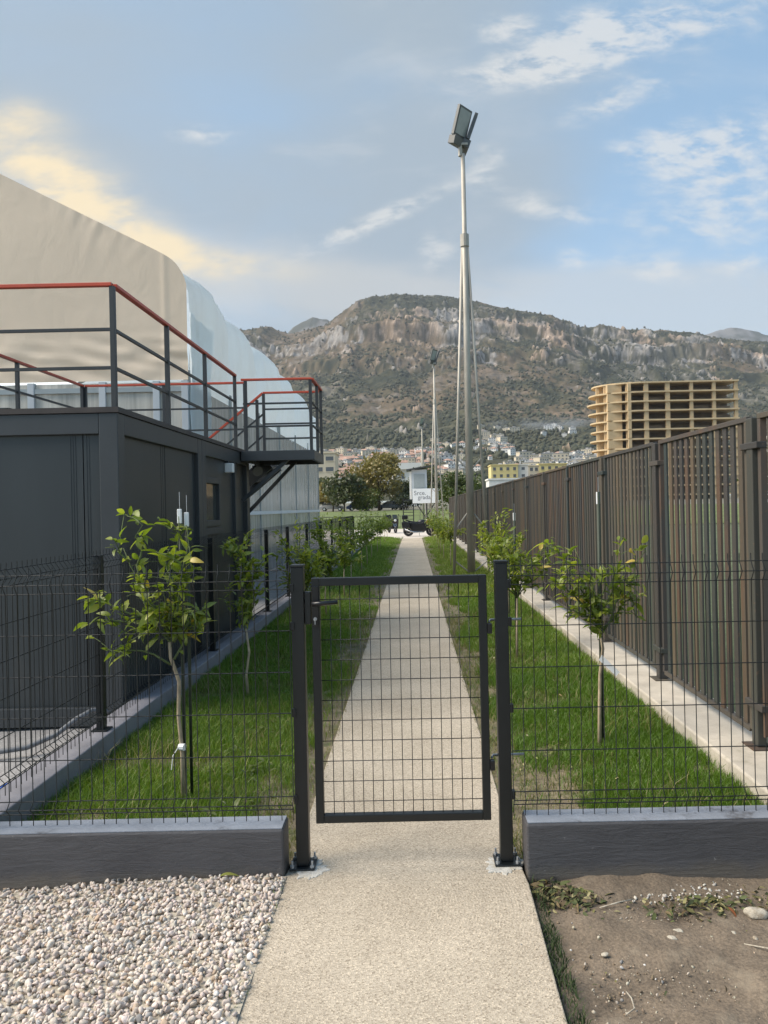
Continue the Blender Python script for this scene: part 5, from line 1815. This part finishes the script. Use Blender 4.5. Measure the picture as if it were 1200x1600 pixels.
def text(s, x, z, size, m, parent):
    cu = bpy.data.curves.new('lettering', 'FONT')
    cu.body = s
    cu.size = size
    cu.extrude = .004
    cu.offset = .0
    cu.materials.append(M[m])
    tmp = bpy.data.objects.new('lettering_curve', cu)
    C.objects.link(tmp)
    me = bpy.data.meshes.new_from_object(tmp.evaluated_get(bpy.context.evaluated_depsgraph_get()))
    bpy.data.objects.remove(tmp)
    bpy.data.curves.remove(cu)
    o = bpy.data.objects.new('lettering', me)
    C.objects.link(o)
    o.parent = parent
    o.location = Vector((x, by - .2255, z)) - wloc(parent)
    o.rotation_euler = (R(90), 0, 0)
    return o


text('Srce.', .10, 2.66, .48, 'board_letter', sb)
text('grada', .40, 2.33, .46, 'board_letter', sb)
text('/', 1.42, 2.66, .46, 'board_letter_red', sb)


# ------------------------------------------------------------------ trees beyond the yard
def big_tree(x, y, z, h, wd, label, m, seed, n=1500, trunk_h=.3, dens=.55, leaf=.34, name='broadleaf_tree', flat=1.0):
    r_ = np.random.default_rng(seed)
    rr = random.Random(seed)
    t = thing(name, label, 'tree', (x, y, z), 'trees beyond the yard')
    th = h * trunk_h
    mb = MB().tube([(x, y, z - .2), (x + .05, y, z + th * .6), (x - .03, y, z + h * .62)], [.03 * h, .022 * h, .008 * h], 9)
    lobes = []
    for k in range(16):
        a = rr.uniform(0, 6.283)
        e = rr.uniform(.0, 1.0)
        rad = wd * .5 * rr.uniform(.35, .85) * math.sqrt(max(.05, 1 - (e - .35) ** 2 * 1.6))
        c = (x + rad * math.cos(a), y + rad * math.sin(a), z + th + (h - th) * (.12 + .76 * e) * flat)
        lobes.append((c, wd * rr.uniform(.13, .26)))
        if k < 9:
            mb.tube([(x, y, z + th * rr.uniform(.7, 1.25)), ((x + c[0]) / 2, (y + c[1]) / 2, (z + th + c[2]) / 2 + .03 * h), c], [.012 * h, .007 * h, .003 * h], 6)
    obj('trunk', mb, 'bark', t, smooth=True)
    per = n // len(lobes)
    V = []
    for c, r in lobes:
        d = r_.normal(size=(per, 3))
        d /= np.linalg.norm(d, axis=1)[:, None]
        rad = r * (.35 + .8 * r_.random((per, 1)) ** .6)
        p = np.array(c) + d * rad * np.array([1.15, 1.15, .85])
        V.append(p)
    p = np.concatenate(V)
    nn = len(p)
    s = leaf * r_.uniform(.55, 1.3, (nn, 1))
    u = r_.normal(size=(nn, 3))
    u /= np.linalg.norm(u, axis=1)[:, None]
    q = np.cross(u, r_.normal(size=(nn, 3)))
    q /= np.linalg.norm(q, axis=1)[:, None]
    wv = np.cross(u, q)
    quad = np.stack([p - u * s * .6, p + q * s * .45 + wv * s * .1, p + u * s * .6, p - q * s * .45 + wv * s * .1], 1).reshape(-1, 3)
    o = np_mesh('crown', quad - np.array(wloc(t)), np.arange(nn * 4), 4, m)
    o.parent = t
    o['kind'] = 'stuff'
    return t


gz = lambda y: float(far_ground(y))
big_tree(-10.9, 122, gz(122), 5.9, 6.2, 'dark green round tree left of the brown tree beyond the yard', 'dark_foliage', 1, 3600, .22, leaf=.38)
big_tree(-5.6, 128, gz(128), 9.2, 8.6, 'tall brownish olive tree in the middle beyond the yard', 'olive_foliage', 2, 5200, .28, leaf=.40)
big_tree(-2.2, 134, gz(134), 5.0, 4.4, 'small dark bushy tree just left of the booth', 'dark_foliage', 3, 2200, .18, leaf=.34)
big_tree(-8.6, 140, gz(140), 5.0, 5.5, 'brown low tree behind the dark round tree', 'olive_foliage', 5, 2200, .25, leaf=.36)
big_tree(6.2, 100, gz(100), 5.4, 5.6, 'broad olive green pine behind the signboard and the mast', 'mid_foliage', 4, 5200, .15, leaf=.26, name='pine_tree', flat=.95)
big_tree(8.6, 112, gz(112), 4.4, 4.6, 'dark green tree at the end of the rusty fence', 'mid_foliage', 6, 2400, .2, leaf=.28)
big_tree(3.5, 150, gz(150), 8.5, 7.0, 'dark tree rising behind the booth roof', 'dark_foliage', 7, 3000, .25, leaf=.40)
big_tree(-16, 138, gz(138), 5.5, 6.0, 'green tree beside the end of the tent hall', 'dark_foliage', 8, 2200, .25, leaf=.40)
big_tree(30, 62, 0, 6.5, 7, 'green tree beyond the playing field behind the bars', 'mid_foliage', 9, 2400, .2, leaf=.32)
big_tree(42, 70, 0, 6, 8, 'dark tree beyond the playing field behind the bars', 'dark_foliage', 10, 2400, .2, leaf=.32)
big_tree(-13.2, 127, gz(127), 5.2, 5.2, 'autumn brown tree at the left end of the row beyond the yard', 'olive_foliage', 12, 2600, .25, leaf=.36)
big_tree(-7.4, 124, gz(124), 3.4, 5.4, 'low green bush in front of the brown tree', 'mid_foliage', 13, 2200, .1, leaf=.26, name='bush')
big_tree(-1.0, 126, gz(126), 3.0, 4.6, 'low dark bush beside the booth', 'dark_foliage', 14, 2000, .1, leaf=.26, name='bush')
# tall dry plants by the tent corner
weed_mass('shrubbery', [(-3.4 + .25 * k, 31 + .5 * k, 40, .18) for k in range(7)], 'tangle of tall weeds at the far corner of the tent', 8, .16)


# ------------------------------------------------------------------ cars beyond the lawn
def car(x, y, rz, m, label):
    z = gz(y)
    t = thing('parked_car', label, 'car', (x, y, z), 'cars parked beyond the lawn')
    m4 = Matrix.Translation((x, y, z)) @ Matrix.Rotation(rz, 4, 'Z')
    P = lambda name, mb, mm, par=t, **k: obj(name, xf(mb, m4), mm, par, **k)
    P('body', MB().prism([(-2.1, .30), (-2.12, .72), (-1.75, .92), (-.9, .97), (.7, .95), (1.7, .84), (2.08, .66), (2.1, .30)], 'y', -.86, .86), m, bevel=.07)
    P('cabin', MB().prism([(-1.72, .94), (-1.3, 1.40), (.15, 1.44), (.95, .95)], 'y', -.74, .74), 'dark_glass', bevel=.06)
    P('roof', MB().prism([(-1.28, 1.405), (-1.15, 1.47), (.02, 1.49), (.14, 1.445)], 'y', -.70, .70), m, bevel=.02)
    for cx in (-1.3, 1.3):
        for s in (-.78, .78):
            w_ = P('wheel', MB().tube([(cx, s - .1, .31), (cx, s + .1, .31)], .31, 16), 'black_rubber')
            P('rim', MB().tube([(cx, s * 1.135 - .01, .31), (cx, s * 1.135 + .01, .31)], .19, 12), 'chrome', w_)
    for s in (-.6, .6):
        P('headlight', MB().box(2.02, 2.12, s - .18, s + .18, .58, .70), 'headlamp')


car(-8.8, 126.5, R(10), 'car_blue', 'dark blue car parked under the round dark tree')
car(-4.2, 130, R(175), 'car_grey', 'grey car parked under the brown tree')
car(-2.4, 129, R(80), 'car_grey', 'dark grey car parked nose-on beside the small dark tree')
car(-13.6, 130, R(0), 'car_white', 'white car parked near the tent end')

# thin railings at the back edge of the yard
yf = thing('yard_fence', 'thin dark rail fence along the back edge of the yard', 'fence', (-4, 62, 0))
obj('bar_panel', (lambda m: m)(MB()).box(-9, -1, 61.98, 62.02, 1.02, 1.06).box(-9, -1, 61.98, 62.02, .12, .16), 'black_paint', yf)
for k in range(33):
    obj('bar', MB().box(-9 + k * .25 - .012, -9 + k * .25 + .012, 61.99, 62.01, .161, 1.019), 'black_paint', yf)

# ------------------------------------------------------------------ buildings
def block(name, label, x0, x1, y, depth, z0, floors, fh, bays, wall, cat='building', ww=.5, wh=.5, roof=None, group=None):
    """apartment block with its windows built as recessed panes with frames"""
    t = thing(name, label, cat, ((x0 + x1) / 2, y, z0), group)
    h = floors * fh
    obj('wall', MB().box(x0, x1, y, y + depth, z0 - 2, z0 + h), wall, t)
    obj('roof', MB().box(x0 - .3, x1 + .3, y - .3, y + depth + .3, z0 + h + .01, z0 + h + .45), roof or wall, t)
    bw = (x1 - x0) / bays
    sizes = None
    for f in range(floors):
        for b in range(bays):
            cx = x0 + (b + .5) * bw
            cz = z0 + (f + .5) * fh
            w2, h2 = bw * ww / 2, fh * wh / 2
            wn = obj('window', MB().box(cx - w2, cx + w2, y - .04, y - .002, cz - h2, cz + h2), 'far_window', t)
            obj('sill', MB().box(cx - w2 - .1, cx + w2 + .1, y - .16, y - .0405, cz - h2 - .14, cz - h2 - .01), wall, wn)
    return t


gZ = lambda x, y: float(terrain(np.array([float(x)]), np.array([float(y)]))[0])
block('apartment_block', 'long yellow and cream apartment block above the rusty fence', 34, 45.5, 330, 12, 4, 5, 3.0, 4, 'yellow_wall', ww=.42, wh=.45)
block('apartment_block', 'white stair tower section between the two yellow blocks', 45.6, 50.2, 331, 11, 4, 5, 3.0, 1, 'white_wall', ww=.3, wh=.4)
block('apartment_block', 'cream balcony section beside the yellow block', 50.3, 54.6, 330.5, 11, 4, 5, 2.9, 2, 'cream_wall', ww=.6, wh=.5)
block('apartment_block', 'second yellow apartment block nearer the round tower', 54.7, 66.5, 330, 12, 4, 5, 3.0, 4, 'yellow_wall', ww=.42, wh=.45)
block('low_building', 'low plain white building below the yellow apartment block', 24, 40, 240, 10, 3, 2, 3.4, 1, 'white_wall', ww=.05, wh=.2)
block('white_building', 'white flat-roofed building behind the booth', -4.0, 2.2, 205, 9, 2.5, 3, 3.0, 2, 'white_wall', ww=.25, wh=.4)
obj('building_cornice', MB().box(-5.2, 3.6, 203.8, 215, 11.9, 13.6), 'white_wall', label='broad pale roof storey over the white building behind the booth', cat='building')
block('apartment_block', 'cream apartment block with balconies between tent and dark tree', -27, -21, 210, 10, 2.5, 5, 2.9, 2, 'cream_wall', ww=.7, wh=.4)
block('apartment_block', 'pale apartment block seen through the bars beyond the playing field', 62, 92, 130, 12, 0, 4, 3.1, 8, 'white_wall', ww=.5, wh=.45)

# round tower in raw concrete and timber formwork
tw_ = thing('round_tower', 'unfinished beige round-ended tower of open floors with columns', 'building', (88, 268, 2))
FH, NF = 3.24, 13
TZ0 = 43.4 - FH * NF


def tower_plan(left, y0=264.0, right=113.0, d=24.0):
    """front edge from the right corner, rounded at the left end"""
    pts = [(right, y0)]
    cx = left + 17
    for k in range(19):
        a = R(-90 - 180 * k / 18)
        pts.append((cx + 17 * math.cos(a), y0 + d / 2 + (d / 2) * math.sin(a) + (0 if k else 0)))
    pts.append((right, y0 + d))
    return pts


offs = [1.2, .4, 1.0, .2, .6, 1.3, .8, 1.1, .9, .3, .0, .5, 1.6]
for f in range(NF):
    z = TZ0 + FH * (f + 1)
    obj('floor_slab', MB().prism(tower_plan(63.6 + offs[f]), 'z', z - .5, z), 'tower_slab', tw_)
colx = [75.4, 81.2, 88.6, 96.8, 104.6, 112.2]
for x in colx:
    wd = 1.5 if x in (81.2, 88.6) else 1.15
    for f in range(NF):
        z = TZ0 + FH * f
        obj('column', MB().box(x - wd / 2, x + wd / 2, 264.5, 265.5, z + .002, z + FH - .502), 'tower_column', tw_)
for a in (-112, -128, -146, -165):
    x, y = 80.5 + 14.5 * math.cos(R(a)), 276 + 10.5 * math.sin(R(a))
    for f in range(NF):
        z = TZ0 + FH * f
        obj('column', MB().box(x - .5, x + .5, y - .5, y + .5, z + .002, z + FH - .502), 'tower_column', tw_)
for f in range(NF):
    z = TZ0 + FH * f
    obj('core_wall', MB().box(68.5, 73.4, 267.0, 283, z + .002, z + FH - .502), 'tower_column', tw_)
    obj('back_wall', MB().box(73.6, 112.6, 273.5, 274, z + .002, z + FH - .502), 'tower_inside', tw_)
    for (a, b) in zip(colx[:-1], colx[1:]):
        if random.random() < .75:
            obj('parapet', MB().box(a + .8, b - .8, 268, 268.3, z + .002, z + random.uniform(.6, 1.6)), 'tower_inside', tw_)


# ------------------------------------------------------------------ the town on the slope
def house_mesh(kind):
    mb = MB()
    mats = ['white_wall', 'roof_tile', 'far_window']
    if kind == 0:       # white house with a hipped tile roof
        w_, d, h = 9, 9, 6
    elif kind == 1:     # wider pinkish house, gable roof
        w_, d, h = 12, 9, 6.5
        mats[0] = 'pink_wall'
    elif kind == 2:     # flat-roofed cream block
        w_, d, h = 13, 10, 10
        mats = ['cream_wall', 'flat_roof', 'far_window']
    else:               # white flat-roofed block
        w_, d, h = 11, 9, 9
        mats = ['white_wall', 'flat_roof', 'far_window']
    mb.mi = 0
    mb.box(-w_ / 2, w_ / 2, -d / 2, d / 2, -8, h)
    mb.mi = 1
    if kind == 0:
        e = .6
        mb._add([(-w_ / 2 - e, -d / 2 - e, h + .01), (w_ / 2 + e, -d / 2 - e, h + .01), (w_ / 2 + e, d / 2 + e, h + .01), (-w_ / 2 - e, d / 2 + e, h + .01), (-.8, 0, h + 2.6), (.8, 0, h + 2.6)],
                [(0, 1, 5, 4), (1, 2, 5), (2, 3, 4, 5), (3, 0, 4), (3, 2, 1, 0)])
    elif kind == 1:
        e = .6
        mb._add([(-w_ / 2 - e, -d / 2 - e, h + .01), (w_ / 2 + e, -d / 2 - e, h + .01), (w_ / 2 + e, d / 2 + e, h + .01), (-w_ / 2 - e, d / 2 + e, h + .01), (-w_ / 2 - e, 0, h + 2.8), (w_ / 2 + e, 0, h + 2.8)],
                [(0, 1, 5, 4), (1, 2, 5), (2, 3, 4, 5), (3, 0, 4), (3, 2, 1, 0)])
    else:
        mb.box(-w_ / 2 - .4, w_ / 2 + .4, -d / 2 - .4, d / 2 + .4, h + .01, h + .5)
        mb.box(-1.5, 2, -1.5, 1.5, h + .51, h + 2.4)
    mb.mi = 2
    nf = int(h / 3)
    nb = 3 if w_ < 12 else 4
    for f in range(nf):
        for b in range(nb):
            cx = -w_ / 2 + (b + .5) * w_ / nb
            z = f * 3 + 1.0
            mb.box(cx - .7, cx + .7, -d / 2 - .06, -d / 2 - .005, z, z + 1.4)
    return mb, mats


HL = ['small white house with a hipped tile roof among many on the far slope', 'pinkish house with a gabled tile roof among many on the far slope',
      'cream flat-roofed block among many on the far slope', 'white flat-roofed block among many on the far slope']
HG = ['white tiled houses of the town', 'pinkish tiled houses of the town', 'cream blocks of the town', 'white blocks of the town']
hm = []
for k in range(4):
    mb, mats = house_mesh(k)
    o = obj('town_house', mb, mats)
    hm.append(o.data)
    bpy.data.objects.remove(o)
ZL = ['in the dense middle of the town', 'at the far left edge of the town', 'high on the slope right of the masts', 'in the top row above the town', 'on the right slope below the tower', 'low down behind the booth', 'on the lone clearing in the wood', 'in the middle of the town']
rh = random.Random(21)
placed = []
zones = [(-.125, .045, 520, 1020, 165, (0, 1, 2, 3)), (-.13, -.075, 560, 760, 28, (0, 1, 3)), (.03, .135, 690, 1130, 46, (0, 2, 3)), (.09, .135, 1080, 1240, 16, (2,)), (.13, .28, 620, 900, 88, (0, 2, 3, 3)),
         (.02, .06, 520, 800, 24, (0, 2, 3)), (.17, .21, 1180, 1300, 8, (3,)), (-.02, .03, 860, 1010, 18, (1,))]
for zi, (a0, a1, y0, y1, n, kinds) in enumerate(zones):
    c = 0
    tries = 0
    while c < n and tries < n * 30:
        tries += 1
        y = y0 + (y1 - y0) * rh.random()
        x = rh.uniform(a0, a1) * y
        if float(fbm(np.array([x / 70.]), np.array([y / 70.]), 3, 55)[0]) < .43:
            continue
        if any((x - p[0]) ** 2 + (y - p[1]) ** 2 < 150 for p in placed):
            continue
        placed.append((x, y))
        c += 1
        k = rh.choice(kinds)
        if len(placed) > 390:
            break
        s = rh.uniform(.55, .95)
        o = inst('town_house', hm[k], None, (x, y, gZ(x, y) + .3), (0, 0, rh.uniform(-.6, .6)), (s * rh.uniform(.8, 1.4), s, s * rh.uniform(.8, 1.15)))
        props(o, HL[k].replace('among many on the far slope', ZL[zi]), 'house', HG[k] + ' ' + ZL[zi])


# scrub and trees on the slopes, one mass
def scrub(name, n, a0, a1, y0, y1, s0, s1, label, seed, zone=None):
    r_ = np.random.default_rng(seed)
    y = y0 + (y1 - y0) * r_.random(n) ** .8
    x = r_.uniform(a0, a1, n) * y
    d = fbm(x / 70, y / 70, 4, seed + 1)
    keep = d > r_.uniform(.36, .60, n)
    x, y = x[keep], y[keep]
    z = terrain(x, y)
    n = len(x)
    v0, f0 = ico(1)
    s = r_.uniform(s0, s1, n) * r_.uniform(.7, 1.3, n)
    V = v0[None] * (1 + .25 * r_.normal(size=(n, len(v0), 1))) * np.stack([s, s, s * r_.uniform(.7, 1.25, n)], 1)[:, None, :]
    V = V + np.stack([x, y, z + s * .35], 1)[:, None, :]
    F = (f0[None] + (np.arange(n) * len(v0))[:, None, None]).reshape(-1)
    o = np_mesh(name, V.reshape(-1, 3), F, 3, 'scrub_foliage')
    props(o, label, 'woodland', None, 'stuff')


scrub('woods', 9000, -.24, .50, 520, 1250, 1.6, 4.2, 'green trees and gardens between the houses of the town', 2)
scrub('woods', 9500, -.24, .50, 1200, 2050, 1.3, 3.9, 'dark scrub woodland covering the lower mountain slopes', 3)
scrub('woods', 5000, -.24, .50, 2050, 2620, 1.6, 3.4, 'scattered scrub on the rocky upper mountain', 5)

# ------------------------------------------------------------------ a player on the field
def person(x, y, z, label):
    t = thing('person', label, 'person', (x, y, z))
    def skin(name, verts, edges, radii, m, root=0):
        me = bpy.data.meshes.new(name)
        me.from_pydata([(a, b, c) for a, b, c in verts], edges, [])
        me.materials.append(M[m])
        o = bpy.data.objects.new(name, me)
        C.objects.link(o)
        o.parent = t
        sk = o.modifiers.new('skin', 'SKIN')
        for i, r in enumerate(radii):
            me.skin_vertices[0].data[i].radius = r if isinstance(r, tuple) else (r, r)
            me.skin_vertices[0].data[i].use_root = i == root
        o.modifiers.new('sub', 'SUBSURF').levels = 1
        return o
    me_v = [(0, 0, .92), (0, 0, 1.12), (0, 0, 1.36), (0, -.01, 1.50), (0, -.02, 1.60), (0, -.03, 1.72),
            (.10, 0, .86), (.11, -.03, .48), (.11, .02, .08), (.11, -.12, .03),
            (-.10, 0, .86), (-.12, .02, .48), (-.13, .06, .08), (-.13, -.08, .03),
            (.18, 0, 1.40), (.24, .02, 1.12), (.22, -.10, .88), (.21, -.13, .79),
            (-.18, 0, 1.40), (-.25, .02, 1.12), (-.24, -.10, .88), (-.23, -.13, .79)]
    me_e = [(0, 1), (1, 2), (2, 3), (3, 4), (4, 5), (0, 6), (6, 7), (7, 8), (8, 9), (0, 10), (10, 11), (11, 12), (12, 13), (2, 14), (14, 15), (15, 16), (16, 17), (2, 18), (18, 19), (19, 20), (20, 21)]
    rad = [(.14, .10), (.13, .095), (.15, .10), .055, (.075, .09), (.07, .08), .085, .055, .04, .035, .085, .055, .04, .035, .055, .042, .032, .025, .055, .042, .032, .025]
    skin('body', me_v, me_e, rad, 'skin')
    skin('shirt', [(0, 0, .90), (0, 0, 1.12), (0, 0, 1.38), (.19, 0, 1.40), (.235, .015, 1.20), (-.19, 0, 1.40), (-.245, .015, 1.20)], [(0, 1), (1, 2), (2, 3), (3, 4), (2, 5), (5, 6)],
         [(.175, .125), (.16, .12), (.17, .12), .075, .062, .075, .062], 'shirt_red')
    skin('shorts', [(0, 0, .95), (.10, 0, .84), (.115, -.02, .56), (-.10, 0, .84), (-.12, .01, .56)], [(0, 1), (1, 2), (0, 3), (3, 4)], [(.17, .12), .11, .09, .11, .09], 'shorts_dark')
    obj('hair', MB().ball((x, y + .01, z + 1.70), .092, (1, 1.1, .85), 12, 8), 'hair', t, smooth=True)


person(10.85, 24.7, -.02, 'person in a red shirt and dark shorts on the playing field behind the bars')

# ------------------------------------------------------------------ smoke and air
def volume(name, mb, dens, col, label, noisy=False):
    m = bpy.data.materials.new(name)
    m.use_nodes = True
    g = NT(m.node_tree)
    g.n.remove(g.n['Principled BSDF'])
    pv = g.node('ShaderNodeVolumePrincipled', {'Color': (*col, 1), 'Density': dens, 'Anisotropy': .2})
    if noisy:
        pos = g.node('ShaderNodeTexCoord').outputs['Generated']
        cv = g.node('ShaderNodeVectorMath', {0: pos, 1: (.5, .5, .5)}, operation='DISTANCE').outputs['Value']
        nz = g.noise(g.scalev(pos, (5, 2.5, 2.5)), 1.0, 4, .6)
        g.set(pv, 'Density', g.math('MULTIPLY', g.math('MULTIPLY', g.step(nz, .36, .70), g.step(cv, .5, .12)), dens))
    g.l.new(pv.outputs[0], g.n['Material Output'].inputs['Volume'])
    M[name] = m
    return obj(name, mb, name, label=label, kind='stuff')


volume('haze', MB().box(-5200, 5200, -80, 6300, -6, 1240), .00008, (.80, .86, .95), 'thin pale air over the whole valley')

sm = MB()
sm.ball((210, 1195, 128), 1, (120, 26, 13), 24, 12)
volume('smoke', sm, .035, (.88, .90, .94), 'thin white smoke drifting low over the wood beside the tower', True)

print('objects', len(bpy.data.objects))
